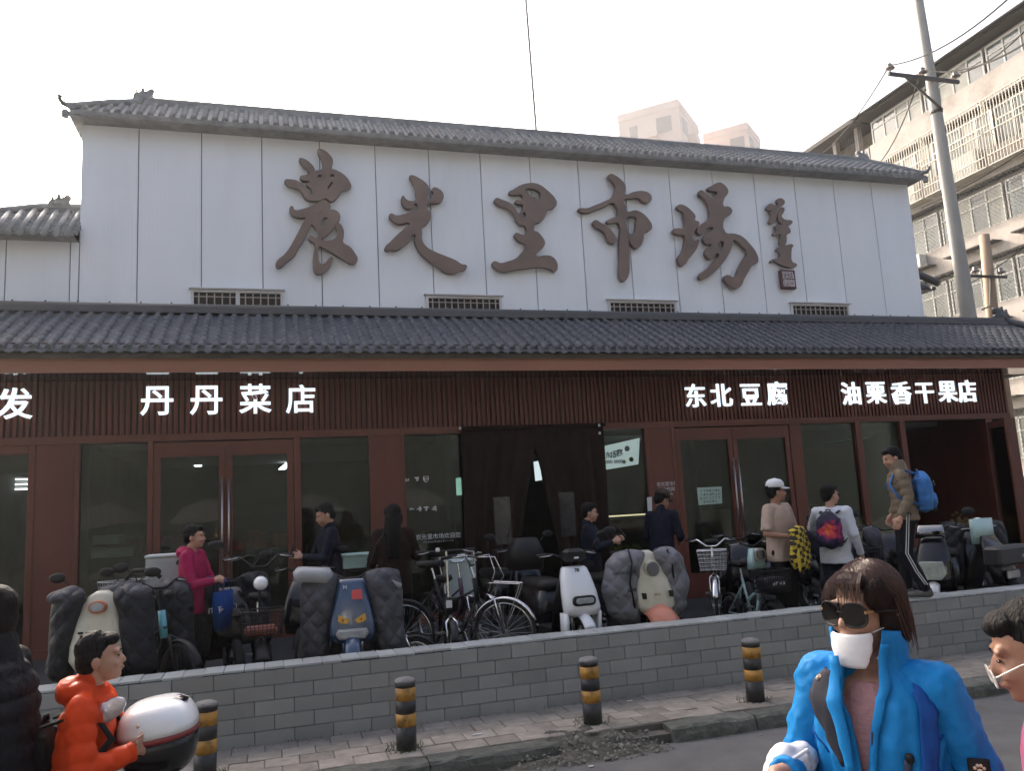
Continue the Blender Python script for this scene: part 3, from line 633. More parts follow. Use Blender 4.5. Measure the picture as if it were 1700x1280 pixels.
# ---- interior shell
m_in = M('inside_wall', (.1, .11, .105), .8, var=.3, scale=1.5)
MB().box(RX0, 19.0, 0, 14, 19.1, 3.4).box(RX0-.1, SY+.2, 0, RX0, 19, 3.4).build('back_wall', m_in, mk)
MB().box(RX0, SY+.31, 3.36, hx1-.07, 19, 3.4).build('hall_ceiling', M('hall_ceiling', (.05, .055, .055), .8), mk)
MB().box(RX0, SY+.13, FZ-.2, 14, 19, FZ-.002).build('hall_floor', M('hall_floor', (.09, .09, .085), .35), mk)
for k, (xx, wd) in enumerate([(-2.4, .1), (2.6, .1), (6.75, .1), (8.6, .1)]):
    MB().box(xx-.05, SY+.2, FZ, xx+.05, 19, 3.3).build('party_wall', m_in, mk)
m_tube = M('light_tube', (.95, .98, 1.0), .4, emit=2.5, var=0)
tubes = [((0, 796), (47, 796)), ((0, 805), (47, 804)), ((4, 813), (47, 812)), ((1128, 733), (1141, 733)), ((1150, 733), (1193, 731)), ((1338, 716), (1397, 713)), ((1341, 737), (1382, 731)), ((1503, 711), (1533, 711))]
tl_lab = ['top lit tube inside the leftmost window', 'middle lit tube inside the leftmost window', 'lowest lit tube inside the leftmost window', 'short lit tube at top left of the door under the four right characters', 'long lit tube at the top of the door under the four right characters', 'upper lit tube inside the dark right window', 'lower slanting lit tube inside the dark right window', 'lit tube inside the rightmost open shop']
for k, (a, c_) in enumerate(tubes):
    p, q = atZ(*a, 3.25), atZ(*c_, 3.25)
    Y_ = min(18.5, max(12.6, (p.y+q.y)/2)); p, q = atY(*a, Y_), atY(*c_, Y_+(.35 if k == 6 else 0))
    t = wthing('light_tube', (p.x, p.y, p.z), tl_lab[k], 'light', 'lit ceiling tubes inside the market')
    MB().tube([p, q], .016, 8).build('tube', m_tube, t); MB().tube([p+Vector((0, 0, .03)), q+Vector((0, 0, .03))], .022, 6).build('fitting', m_frm, t)
for k, (x, y) in enumerate(((323, 768), (474, 773))):
    p = atZ(x, y, 3.3); p = atY(x, y, 16.5); 
    t = wthing('ceiling_light', tuple(p), ['lit ceiling panel behind the left leaf of the left door', 'lit ceiling panel behind the right leaf of the left door'][k], 'light')
    dx = .12; sh = (-.07 if k == 0 else .07)
    MB().add([p+Vector((-dx/2-sh, 0, -.07)), p+Vector((dx/2-sh, 0, -.07)), p+Vector((dx/2+sh, .3, .06)), p+Vector((-dx/2+sh, .3, .06))], [(0, 1, 2, 3)]).build('panel', m_tube, t, solid=.02)
    MB().box(p.x-dx/2, p.y+.1, p.z+.07, p.x+dx/2, p.y+.2, p.z+.12).build('fitting', m_frm, t)
# ---- curtain in the entrance
m_curt = M('brown_curtain', (.02, .012, .010), .9, spec=.1, var=.25, scale=4, bump=.2, bscale=20)
m_clear = glass_mat('clear_vinyl', (.75, .75, .75), .8)
ct_ = wthing('door_curtain', (X(880), SY-.05, FZ), 'heavy dark brown curtain parted over the market entrance', 'curtain')
cz1 = atY(880, 708, SY-.08).z
cx0, cxm, cx1 = X(764, 720), X(884, 720), X(997, 710)
def curt(a0, a1, pull):     # top from a0 to a1; free inner edge pulled aside lower down
    def f(u, v):
        z = cz1-(cz1-FZ-.1)*v
        if pull > 0: x = a0+(a1-a0)*u*(1-.45*max(0, v-.1)**.8*(1 if v < .65 else 1-.0*(v-.65)))
        else: x = a1-(a1-a0)*(1-u)*(1-.42*max(0, v-.1)**.8)
        y = SY-.07+.03*math.sin(u*30+v*2)*(.5+v)+.02*math.sin(u*11+v*5)
        return Vector((x, y, z))
    return MB().grid(f, 60, 24)
curt(cx0, cxm+.02, 1).build('curtain_leaf', m_curt, ct_, smooth=True, solid=.012); curt(cxm-.02, cx1, -1).build('curtain_leaf', m_curt, ct_, smooth=True, solid=.012)
MB().box(cx0-.03, SY-.13, cz1-.03, cx1+.03, SY-.1, cz1+.02).build('curtain_rail', m_curt, ct_)
for xx, zz in ((764, 711), (995, 706), (996, 719)):
    p = atY(xx, zz, SY-.14); MB().box(p.x-.015, p.y, p.z-.02, p.x+.015, p.y+.02, p.z+.02).build('rail_bracket', m_frm, ct_)
m_vw = M('vinyl_window', (.03, .03, .033), .15, var=.4, scale=9, spec=.8)
for a, c_ in (((819, 826), (850, 903)), ((927, 818), (957, 890))):
    p, q = atY(*a, SY-.12), atY(*c_, SY-.12); MB().box(p.x, SY-.125, q.z, q.x, SY-.118, p.z).build('vinyl_window', m_vw, ct_)
# ---- banners, papers, lettering on glass
m_ban = M('banner_white', (.52, .6, .6), .5, emit=.0); m_ink = M('dark_ink', (.02, .02, .02), .6); m_pap = M('paper_green', (.42, .55, .47), .7); m_wht = M('white_vinyl', (.6, .6, .6), .5)
m_lb = M('pale_glow', (.5, .6, .62), .5, emit=.35)  # pale board colour with a glow put into it, for banner and card
def quadsign(name, c4, Y, mat, lab, cat='sign', parts=None, th_=.02):
    ps = [atY(*c, Y) for c in c4]; t = wthing(name, tuple(ps[3]), lab, cat)
    b = MB().add([p for p in ps]+[p+Vector((0, th_, 0)) for p in ps], [(0, 1, 2, 3), (7, 6, 5, 4), (0, 4, 5, 1), (1, 5, 6, 2), (2, 6, 7, 3), (3, 7, 4, 0)])
    b.build('board', mat, t); return t
t = quadsign('hanging_banner', [(992, 743), (1062, 727), (1060, 771), (989, 783)], 13.2, m_lb, 'white hanging banner with black writing inside the window right of the curtain', 'banner')
for ch, x, y, s_ in (('东', 1010, 757, .12), ('北', 1017, 756, .12), ('豆', 1023, 754, .12), ('腐', 1029, 752, .12), ('0000 0000', 1018, 767, .085), (1, 996, 758, .14)):
    p = atY(x, y, 13.19); o = text(ch, s_, m_ink, 'writing', None, None, .02, .002) if isinstance(ch, str) else scrawl(1, s_, m_ink, 'writing', .002, 5); par(o, t); o.matrix_basis = facing(p.x, 13.19, p.z, rz=0)
m_leaf = M('printed_green', (.08, .2, .06), .6)
for x, y, r, m_ in ((1036, 767, .035, m_leaf), (1048, 763, .045, m_leaf), (1041, 745, .05, m_wht), (998, 766, .03, m_leaf)):
    p = atY(x, y, 13.19); MB().lathe([(.001, 0), (r, 0), (r, .004)], 12, Matrix.Translation(p) @ Matrix.Rotation(math.pi/2, 4, 'X')).build('print', m_, t)
t = quadsign('notice_paper', [(1157, 810), (1198, 808), (1199, 836), (1160, 839)], SY+.02, m_pap, 'pale green handwritten notice stuck on the right glass door', 'notice', th_=.003)
for r in range(4):
    y = 815+r*6; p = atY(1179, y, SY+.018); o = scrawl([7, 7, 7, 5][r], .05, m_ink, 'writing', .001, 3+r); par(o, t); o.matrix_basis = facing(p.x, SY+.017, p.z)
t = quadsign('notice_strip', [(1074, 826), (1082, 825), (1083, 856), (1076, 858)], SY-.015, m_wht, 'narrow white paper strip beside the man in the dark cap', 'notice', th_=.003)
t = quadsign('entrance_card', [(886, 767), (895, 765), (900, 797), (889, 799)], SY+.5, m_lb, 'small white card hanging in the curtain gap', 'card', th_=.01)
t = quadsign('exit_sign', [(757, 794), (765, 793), (767, 822), (758, 823)], 12.5, M('green_sign', (.3, .55, .45), .5, emit=.4), 'small green and white sign behind the window left of the curtain', 'sign', th_=.02)
t = wthing('window_lettering', (X(680), SY, 1.5), 'small pale lettering on the glass between pillar and curtain', 'lettering')
for s_, x, y, h in (('农光里市场欢迎您', 728, 891, .085), (14, 728, 899, .03), (3, 692, 797, .12), (4, 702, 845, .1)):
    p = atY(x, y, SY+.04); o = text(s_, h, m_wht, 'writing', None, None, .005, .001) if isinstance(s_, str) else scrawl(s_, h, m_wht, 'writing', .001, s_); par(o, t); o.matrix_basis = facing(p.x, SY+.045, p.z)
t = wthing('pillar_lettering', (X(1100), SY, 1.6), 'small white opening hours on the brown pillar above the cap', 'lettering')
for s_, x, y, h in (('农光里市场', 1108, 804, .075), ('营业时间', 1107, 813, .075), (4, 1107, 821, .055)):
    p = atY(x, y, SY-.01); o = text(s_, h, m_wht, 'writing', None, None, .005, .001) if isinstance(s_, str) else scrawl(s_, h, m_wht, 'writing', .001, 9); par(o, t); o.matrix_basis = facing(p.x, SY-.004, p.z)
# ---- counters and goods just inside the glass
m_grey = M('goods_grey', (.16, .17, .16), .7, var=.4, scale=6); m_foam = M('foam_white', (.45, .48, .46), .7, var=.1); m_nut = M('nuts', (.28, .15, .05), .8, var=.5, scale=60, bump=.8, bscale=90)
m_veg = M('greens', (.16, .22, .04), .7, var=.6, scale=30, bump=.8, bscale=40)
def crate(x, y, Y, w_, d_, h_, mat, lab, name='crate', cat='box', rz=0, lid=True):
    p = atY(x, y, Y); t = thing(name, (p.x, Y, p.z), lab, cat, rz=rz)
    b = MB(); q = .02
    b.box(-w_/2, -d_/2, 0, w_/2, d_/2, .02).box(-w_/2, -d_/2, .02, w_/2, -d_/2+q, h_).box(-w_/2, d_/2-q, .02, w_/2, d_/2, h_).box(-w_/2, -d_/2+q, .02, -w_/2+q, d_/2-q, h_).box(w_/2-q, -d_/2+q, .02, w_/2, d_/2-q, h_)
    b.build('box_body', mat, t, bev=.006)
    if lid: MB().bbox(-w_/2-.012, -d_/2-.012, h_, w_/2+.012, d_/2+.012, h_+.03, .008).build('lid', mat, t)
    return t
# tofu counter
t = wthing('display_counter', (X(1040), 12.7, FZ), 'lit food counter with greens behind the window right of the curtain', 'counter')
p, q = atY(1003, 858, 12.6), atY(1072, 858, 12.6)
MB().box(p.x, 12.5, p.z-.012, q.x, 12.54, p.z+.012).build('light_strip', M('warm_strip', (1, .85, .55), .4, emit=.4, var=0), t)
MB().box(p.x, 12.4, FZ, q.x, 13.2, 1.0).build('counter_body', M('counter_brown', (.1, .05, .03), .6), t)
MB().box(p.x, 12.42, p.z-.27, q.x, 12.46, p.z-.05).build('front_board', M('counter_red', (.12, .06, .04), .5), t)
b = MB(); r_ = random.Random(5)
for i in range(70): b.ell((r_.uniform(p.x+.1, q.x-.1), r_.uniform(12.5, 12.9), 1.02+r_.uniform(0, .12)), (.05, .04, .035), Euler((r_.random(), r_.random(), r_.random()*6)), 6, 4)
b.build('greens', m_veg, t)
# nuts heap and shelves at the right
for x0, x1, y0, y1, mat, lab, nm in ((1572, 1640, 845, 905, m_nut, 'golden heap of dried goods inside the rightmost shop window', 'nut_heap'), (1655, 1690, 850, 910, m_grey, 'grey heap of bagged goods in the right corner window', 'goods_heap')):
    a, c_ = atY(x0, y1, 12.9), atY(x1, y0, 12.9); b = MB()
    b.box(a.x, 12.5, FZ, c_.x, 13.3, max(.5, a.z-.02))
    t = thing(nm, (0, 0, 0), lab, 'goods'); WC.add(t.name); t.location = (a.x, 12.9, FZ)
    b.build('stand', m_grey, t)
    b = MB()
    for i in range(160):
        u, v = r_.random(), r_.random(); hgt = (c_.z-a.z)*(1-abs(u-.5)*1.2)*(.5+.5*v)
        b.ell((a.x+(c_.x-a.x)*u, 12.55+.6*v, a.z-.02+hgt*r_.uniform(.6, 1)), r_.uniform(.03, .06), None, 6, 4)
    b.build('heap', mat, t)
crate(165, 905, 12.7, .55, .4, .13, m_foam, 'pale slatted crate tilted on the stack inside the second window', lid=False)
crate(186, 925, 12.6, .6, .4, .1, m_foam, 'white foam box under the slatted crate inside the second window', 'foam_box')
crate(200, 960, 12.55, .9, .4, .09, m_grey, 'long grey tray at the foot of the second window', 'tray', 'tray', lid=False)
for k, (x0, x1, y0, z_, lab) in enumerate(((140, 235, 925, 0, 'dark counter behind the second window from the left'), (262, 362, 905, 0, 'dark counter behind the left leaf of the left door'), (388, 484, 915, 0, 'dark counter behind the right leaf of the left door'), (510, 612, 905, 0, 'dark counter behind the window with the man and phone'), (678, 762, 905, 0, 'dark counter behind the lettered window'), (1135, 1212, 850, 0, 'pale backed counter behind the right door with the notice'), (1236, 1316, 830, 0, 'tall beige backed counter behind the door beside the white cap'), (1345, 1425, 860, 0, 'dark goods rack inside the dark right window'))):
    Y_ = 13.4+.15*k; a, c_ = atY(x0, y0, Y_), atY(x1, y0, Y_)
    t = wthing('shop_counter', (a.x, Y_, FZ), lab, 'counter', 'counters inside the market')
    mt_ = [m_grey, m_grey, m_grey, m_grey, m_grey, M('counter_tan', (.3, .24, .17), .7), M('counter_beige', (.12, .105, .075), .7), m_grey][k]
    MB().box(a.x, Y_, FZ, c_.x, Y_+.6, a.z).build('counter_body', mt_, t)
    b = MB(); 
    for i in range(9):
        xx = r_.uniform(a.x+.1, c_.x-.1); h_ = r_.uniform(.08, .3); w2 = r_.uniform(.06, .16)
        b.bbox(xx-w2, Y_+.02+.06*i, a.z, xx+w2, Y_+.05+.06*i, a.z+h_, .006)
    b.build('goods', M('goods%d' % k, (r_.uniform(.06, .3), r_.uniform(.1, .25), r_.uniform(.06, .2)), .6, var=.5, scale=8), t)
# ================================================================ apartment block at the right
XA = 24.0
m_cream = M('cream_render', (.4, .365, .33), .85, var=.15, scale=2, bump=.15, dirt=(.22, .19, .155), dscale=.9, damt=.8)
m_acw = M('off_white_frame', (.6, .6, .55), .5, var=.1)
m_agl = M('window_glass', (.10, .125, .12), .08, var=.5, scale=1.5, spec=.9)
m_agl2 = M('window_curtained', (.27, .28, .24), .25, var=.25, scale=2)
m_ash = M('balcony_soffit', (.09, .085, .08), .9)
m_rail = M('painted_bar', (.45, .42, .35), .5); m_lat = M('lattice_steel', (.17, .17, .155), .6)
m_aroof = M('felt_roof', (.06, .055, .05), .9)
ap = wthing('apartment_block', (XA, 20, 0), 'cream apartment block with caged balconies rising behind the right end', 'apartment building')
YA0, YA1 = 12.0, 26.3
MB().box(XA+.35, YA0, 0, XA+12, YA1, 17.1).build('wall', m_cream, ap)
fl = [14.95-2.68*k for k in range(6)]
rA = random.Random(11)
for k, zl in enumerate(fl):
    hb = 1.0 if k else .95
    MB().box(XA, YA0, zl, XA+.35, YA1, zl+hb).build('balcony_band', m_cream, ap)
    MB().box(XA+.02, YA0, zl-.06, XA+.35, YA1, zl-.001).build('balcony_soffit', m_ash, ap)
    zt = fl[k-1]-.08 if k else 17.1
    nb = 5; bw = (YA1-YA0)/nb
    for j in range(nb):
        y0 = YA0+j*bw+.06; y1 = y0+bw-.12; z0 = zl+hb
        f = MB(); zz = (z0, zt-.25); nm = 4
        f.box(XA+.14, y0, z0, XA+.2, y1, z0+.06).box(XA+.14, y0, zz[1], XA+.2, y1, zz[1]+.07).box(XA+.142, y0, z0+(zz[1]-z0)*.68, XA+.2, y1, z0+(zz[1]-z0)*.68+.05)
        for q in range(nm+1):
            yy = y0+(y1-y0-.06)*q/nm; f.box(XA+.138, yy, z0, XA+.2, yy+.06, zz[1]+.07)
        wn = f.build('window', m_acw, ap)
        for q in range(nm):
            yy = y0+(y1-y0-.06)*q/nm
            MB().box(XA+.17, yy+.06, z0+.06, XA+.178, yy+(y1-y0)/nm, zz[1]).build('pane', m_agl if rA.random() < .66 else m_agl2, wn)
        if k == 1:      # barred cage
            cg = MB(); za, zb = zl+hb-.75, fl[0]-.1
            n = 22
            for q in range(n+1): yy = y0+(y1-y0)*q/n; cg.box(XA-.42, yy-.012, za, XA-.4, yy+.012, zb)
            for zq in (za, za+.35, (za+zb)/2, zb): cg.box(XA-.43, y0, zq-.015, XA-.38, y1, zq+.015)
            for yy in (y0, y1):
                for zq in (za, (za+zb)/2, zb): cg.box(XA-.4, yy-.012, zq-.012, XA, yy+.012, zq+.012)
            for q in range(5): xx = XA-.4+.1*q; cg.box(xx-.01, y0-.01, za, xx+.01, y0+.01, zb)
            cg.box(XA-.4, y0, za-.02, XA, y1, za-.01)
            cg.build('window_cage', m_rail, wn)
            MB().bbox(XA-.3, y0+.5, za+.02, XA-.05, y0+1.5, za+.9, .02).build('stored_cupboard', m_acw, wn)
        elif k >= 2:
            lt = MB(); za, zb = zl+hb-.05, fl[k-1]-.02; s_ = .16; L_ = y1-y0; H2 = zb-za
            nn = int((L_+H2)/s_)
            for q in range(nn+1):
                c_ = q*s_
                for sg in (0, 1):
                    # line u+v=c or u-v=c-H
                    if sg == 0: pts = [(max(0, c_-H2), min(H2, c_)), (min(L_, c_), max(0, c_-L_))]
                    else: pts = [(max(0, c_-H2), max(0, H2-c_)), (min(L_, c_), min(H2, L_+H2-c_))]
                    (u0, v0), (u1, v1) = pts
                    if abs(u1-u0) > .02: lt.tube([(XA-.06-.012*sg, y0+u0, za+v0), (XA-.06-.012*sg, y0+u1, za+v1)], .007, 4, False)
            lt.build('lattice_grille', m_lat, wn)
            if j % 2 == 0: MB().bbox(XA-.35, y0+.6, zl+hb-.55, XA-.01, y0+1.35, zl+hb-.05, .02).build('air_conditioner', m_acw, wn)
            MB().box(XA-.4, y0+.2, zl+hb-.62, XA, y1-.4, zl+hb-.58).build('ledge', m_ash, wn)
MB().box(XA-.3, YA0, 17.1, XA+12, YA1+.3, 17.3).build('roof', m_aroof, ap)
MB().add([(XA-.5, YA0, 17.17), (XA-.5, YA1+.3, 17.17), (XA+.5, YA1+.3, 17.55), (XA+.5, YA0, 17.55)], [(0, 1, 2, 3)]).build('awning', m_aroof, ap, solid=.05)
MB().box(XA+.3, YA1, 0, XA+10, YA1+.1, 17).build('end_wall', m_cream, ap)
an = wthing('rooftop_annex', (XA, 28, 0), 'dark open loggia end of the apartment block just behind the upper roof tip', 'building')
m_anx = M('annex_wall', (.2, .17, .135), .9, var=.35, scale=2, dirt=(.08, .07, .06), dscale=1.5, damt=.7)
MB().box(XA+.9, 26.72, 0, XA+9, 30, 17.0).build('wall', m_anx, an)
MB().box(XA-.4, 26.7, 17.12, XA+8, 30.1, 17.3).build('roof', m_aroof, an)
for yy in (27.0, 28.4, 29.7): MB().box(XA+.1, yy, 13.5, XA+.32, yy+.2, 17.1).build('post', m_cream, an)
MB().box(XA+.05, 26.75, 12.4, XA+.3, 29.95, 13.5).build('parapet', m_anx, an)
for yy in (27.3, 28.7): MB().box(XA+.86, yy, 14.6, XA+.9, yy+.9, 16.4).build('window', m_agl, an)
for q in range(9): MB().tube([(XA+.05, 26.8+q*.12, 13.5), (XA+.05, 26.8+q*.12, 16.8)], .015, 4).build('rail_bar', m_lat, an)
# ================================================================ far towers
m_far = M('far_tower', (.6, .47, .4), .9, var=.08, scale=.2); m_farw = M('far_window', (.22, .2, .19), .6)
def tower(corner, left, right, dist, lab, notch=True):
    P = atD(*corner, dist); L_ = atZ(*left, P.z); R_ = atZ(*right, P.z); Q = L_+R_-P
    t = wthing('residential_tower', (P.x, P.y, 0), lab, 'building', 'towers behind the market roof')
    ring = [P, L_, Q, R_]
    MB().loft([[Vector((p.x, p.y, 0)) for p in ring], [p for p in ring]]).build('wall', m_far, t)
    c0 = (P+Q)/2
    MB().loft([[c0+(p-c0)*1.02+Vector((0, 0, .004)) for p in ring], [c0+(p-c0)*1.02+Vector((0, 0, 2.0)) for p in ring]]).build('parapet', m_far, t)
    for a, e in ((P, L_), (P, R_)):
        d = (e-a); n_ = d.normalized().cross(Vector((0, 0, 1))); 
        if n_.dot(a-CAM) > 0: n_ = -n_
        ln = d.length; k = max(2, int(ln/9)); Z_ = 2.4
        for zf in range(5):
            z = P.z-Z_*(2.2+3*zf)
            for i in range(k):
                c = a+d*((i+.5)/k)
                for (w_, h_, off) in (((.8, 1.4, 0),) if (i+zf) % 3 else ((1.5, 1.6, 0),)):
                    w_, h_ = w_*Z_, h_*Z_; u = d.normalized()*w_/2; q = Vector((c.x, c.y, z))+n_*.06
                    f_ = MB().add([q-u, q+u, q+u+Vector((0, 0, h_)), q-u+Vector((0, 0, h_))], [(0, 1, 2, 3)]).build('window', m_farw, t, solid=.08)
            for i in range(k):
                if i % 2 == 0:
                    c = a+d*((i+.95)/k); u = d.normalized()*2.0; q = Vector((c.x, c.y, z-1.2))
                    MB().add([q-u, q+u, q+u+n_*2.0, q-u+n_*2.0, q-u+Vector((0, 0, 2.0)), q+u+Vector((0, 0, 2.0)), q+u+n_*2.0+Vector((0, 0, 2.0)), q-u+n_*2.0+Vector((0, 0, 2.0))], [(0, 1, 2, 3), (4, 7, 6, 5), (0, 4, 5, 1), (1, 5, 6, 2), (2, 6, 7, 3), (3, 7, 4, 0)]).build('balcony', m_far, t)
    return t, P, Q
t, P, Q = tower((1126, 177), (1026, 204), (1160, 222), 190, 'pale pinkish tower block showing above the ridge, the larger one')
c = (P+Q)/2
# stair head on the roof
ring = [c+(p-c)*.55 for p in (P, atZ(1026, 204, P.z), Q, atZ(1160, 222, P.z))]; 
MB().loft([[p for p in ring], [p+Vector((0, 0, 1.6)) for p in ring]]).build('stair_head', m_far, t)
tower((1241, 214), (1168, 234), (1262, 240), 210, 'pale tower top just right of the larger tower')
# ================================================================ utility poles and wires
m_pole = M('concrete_pole', (.36, .35, .32), .85, var=.12, scale=4, bump=.2, stretch=(1, 1, .25)); m_iron = M('rusty_iron', (.07, .06, .055), .7, var=.3); m_ins = M('insulator', (.2, .17, .16), .25); m_pole2 = M('wood_pole', (.3, .22, .15), .85, var=.2, stretch=(1, 1, .15))
PY = 14.2
pl = wthing('utility_pole', (15.1, PY, 0), 'tall tapering concrete utility pole with crossarm behind the market roof', 'pole')
MB().tube([(15.2, PY, 0), (15.08, PY, 5.57), (14.91, PY, 13.3), (14.86, PY, 16)], [.19, .165, .105, .09], 18).build('shaft', m_pole, pl, smooth=True)
zc = 11.22
ar = MB().box(13.62, PY-.16, zc-.05, 15.62, PY-.1, zc+.03).build('crossarm', m_iron, pl)
MB().tube([(14.1, PY-.13, zc-.05), (15.0, PY-.15, 10.45)], .03, 6).build('brace', m_iron, pl)
MB().lathe([(.135, -.04), (.145, 0), (.135, .04)], 14, Matrix.Translation((14.97, PY, 10.45))).build('clamp', m_iron, pl)
INSX = [13.68, 14.6, 15.55]
def insul(x, y, z, parent):
    return MB().tube([(x, y, z), (x, y, z+.14)], .012, 6).lathe([(.03, .06), (.11, .085), (.1, .11), (.045, .13), (.06, .19), (.03, .22)], 12, Matrix.Translation((x, y, z))).build('insulator', m_ins, parent, smooth=True)
for xx in INSX: insul(xx, PY-.13, zc+.03, pl)
def wire(a, c, sag, lab, r=.016):
    a, c = Vector(a), Vector(c); pts = [a+(c-a)*(i/14)-Vector((0, 0, sag*4*(i/14)*(1-i/14))) for i in range(15)]
    tag(MB().tube(pts, r, 5).build('overhead_wire', M('wire', (.012, .012, .012), .8, spec=.1), None), lab, 'wire', 'overhead wires at the utility pole')
wire((13.68, PY-.13, zc+.2), atY(1690, -18, 9), .25, 'overhead wire from the left insulator up to the top right corner')
wire((14.6, PY-.13, zc+.2), atY(1720, 60, 8.5), .25, 'overhead wire from the middle insulator towards the right edge')
wire((15.55, PY-.13, zc+.2), atY(1720, 30, 9.5), .2, 'overhead wire from the right insulator towards the right edge')
wire((13.68, PY-.13, zc+.2), atY(1352, 262, 24), .3, 'overhead wire falling from the left insulator behind the upper roof')
wire((14.6, PY-.13, zc+.2), atY(1455, 275, 22), .3, 'overhead wire falling from the middle insulator to the right end of the upper roof')
wire(atX(1700, 250, XA-.6), atX(1530, 345, XA-.6), .1, 'drooping cable along the balcony under the barred cage')
wire(atX(1700, 410, XA-.6), atX(1590, 480, XA-.6), .1, 'drooping cable along the lower balcony behind the short pole')
p2 = wthing('short_pole', (17.6, 16.2, 0), 'shorter tan pole right of the tall concrete pole', 'pole')
b0, t0 = atY(1648, 525, 16.2), atY(1634, 390, 16.2)
MB().tube([(b0.x, 16.2, 0), (b0.x, 16.2, b0.z), (t0.x, 16.2, t0.z)], [.17, .15, .125], 14).build('shaft', m_pole2, p2, smooth=True)
za = atY(1630, 462, 16.2).z
MB().box(b0.x-.75, 16.0, za-.03, b0.x+.45, 16.06, za+.03).build('crossarm', m_iron, p2)
for dx in (-.55, .3): insul(b0.x+dx, 16.03, za+.03, p2)
MB().tube([(b0.x-.1, 16.0, za), (b0.x-.3, 15.95, za-.8), (b0.x-.55, 16, za-.9)], .02, 6).build('cable_loop', m_iron, p2, smooth=True)
a, c = atY(871, -5, 15.5), atY(893, 218, 15.5)
t = wthing('roof_mast', (c.x, 15.5, 8), 'thin upright mast rising behind the upper roof ridge', 'mast')
MB().tube([(c.x, 15.5, 7.5), (a.x, 15.5, a.z+1.5)], .028, 6).build('rod', M('mast_grey', (.2, .2, .2), .5), t); MB().lathe([(.05, 7.4), (.05, 7.9), (.02, 8)], 8, Matrix.Translation((c.x, 15.5, 0))).build('socket', m_iron, t)
# ================================================================ far side of the street: added shading block, canopies mirrored in the shop glass
m_op = M('shade_block_render', (.045, .05, .05), .9, var=.15); m_opw = M('shade_block_glass', (.05, .06, .06), .1)
ob = wthing('shade_block', (0, -17, 0), 'dull block added out of view across the street to shade it and darken the shop glass', 'building')
MB().box(-45, -27, 0, 45, -17, 21).build('wall', m_op, ob)  # unseen block, added and made tall to cut the sky light on the street
for zf in range(6):
    for i in range(22): MB().box(-44+i*4, -17.05, 1.2+zf*3, -41.8+i*4, -16.98, 2.9+zf*3).build('window', m_opw, ob)
m_can = M('canopy_cloth', (.1, .1, .1), .8)
for k, (cx, cy_, r_) in enumerate(((-5.2, -6, 1.5), (-2.1, -6.4, 1.6), (1.4, -7, 1.5), (5.2, -6.6, 1.6))):
    t = thing('market_umbrella', (cx, cy_, 0), ['grey stall canopy mirrored in the second window', 'grey stall canopy mirrored in the left double door', 'grey stall canopy mirrored in the window by the man with phone', 'grey stall canopy mirrored near the curtain'][k], 'umbrella', 'stall canopies mirrored in the glass')
    MB().lathe([(.05, 2.75), (r_*.5, 2.5), (r_, 2.05), (r_-.02, 2.03), (r_*.5, 2.47), (.03, 2.7)], 8, cap=False).build('canopy', m_can, t)
    MB().tube([(0, 0, 0), (0, 0, 2.8)], .025, 6).build('pole', m_iron, t)
# ================================================================ bicycles, e-bikes and scooters
m_blk = M('black_plastic', (.008, .008, .009), .5, var=.2, spec=.3); m_rub_ = M('tyre_rubber', (.018, .018, .018), .85, bump=.2, bscale=150)
m_chr = M('chrome', (.6, .6, .6), .22, metal=1); m_alu = M('alloy', (.4, .4, .4), .35, metal=.9); m_seatm = M('seat_vinyl', (.009, .009, .01), .55, bump=.1, spec=.3)
m_lens = M('headlight_lens', (.3, .32, .33), .08, spec=.9, var=.3, scale=20); m_lensd = M('dark_lens', (.03, .03, .035), .08, spec=.9)
m_mirr = M('mirror_glass', (.2, .2, .2), .05, metal=1)
def ringpts(r, n=28, axis='x', c=(0, 0, 0)):
    return [Vector((c[0], c[1]+r*math.cos(6.28318*i/n), c[2]+r*math.sin(6.28318*i/n))) for i in range(n+1)]
def wheel(parent, c, r, tr, mat_rim, spokes=24, sr=.0018, cast=False):
    w_ = MB().tube(ringpts(r-tr, 30, c=c), tr, 8, False).build('wheel', m_rub_, parent, smooth=True)
    MB().tube(ringpts(r-tr*2-.006, 30, c=c), .011 if not cast else .016, 6, False).build('rim', mat_rim, w_, smooth=True)
    MB().tube([(c[0]-.045, c[1], c[2]), (c[0]+.045, c[1], c[2])], .028 if not cast else .055, 10).build('hub', m_alu if not cast else m_blk, w_)
    b = MB()
    for i in range(spokes):
        a = 6.28318*i/spokes; R_ = r-tr*2; s_ = (-1)**i
        b.tube([(c[0]+.03*s_, c[1]+.02*math.cos(a+.6*s_), c[2]+.02*math.sin(a+.6*s_)), (c[0], c[1]+R_*math.cos(a), c[2]+R_*math.sin(a))], sr if not cast else .014, 4, False)
    b.build('spokes', m_alu if not cast else mat_rim, w_)
    return w_
def fender(parent, c, r, w_, a0, a1, mat, nm='fender'):
    b = MB()
    def f(u, v):
        a = rad(a0+(a1-a0)*u); q = (v-.5)*2
        rr_ = r-.25*w_*q*q
        return Vector((c[0]+q*w_/2, c[1]+rr_*math.cos(a), c[2]+rr_*math.sin(a)))
    return b.grid(f, 16, 6).build(nm, mat, parent, smooth=True, solid=.006)
def sring(cx, cy, z, hw, hd, n=20, e=3.2, rake=0):
    out = []
    for i in range(n):
        a = 6.28318*i/n; ca, sa = math.cos(a), math.sin(a)
        out.append(Vector((cx+hw*math.copysign(abs(ca)**(2/e), ca), cy+hd*math.copysign(abs(sa)**(2/e), sa), z)))
    return out
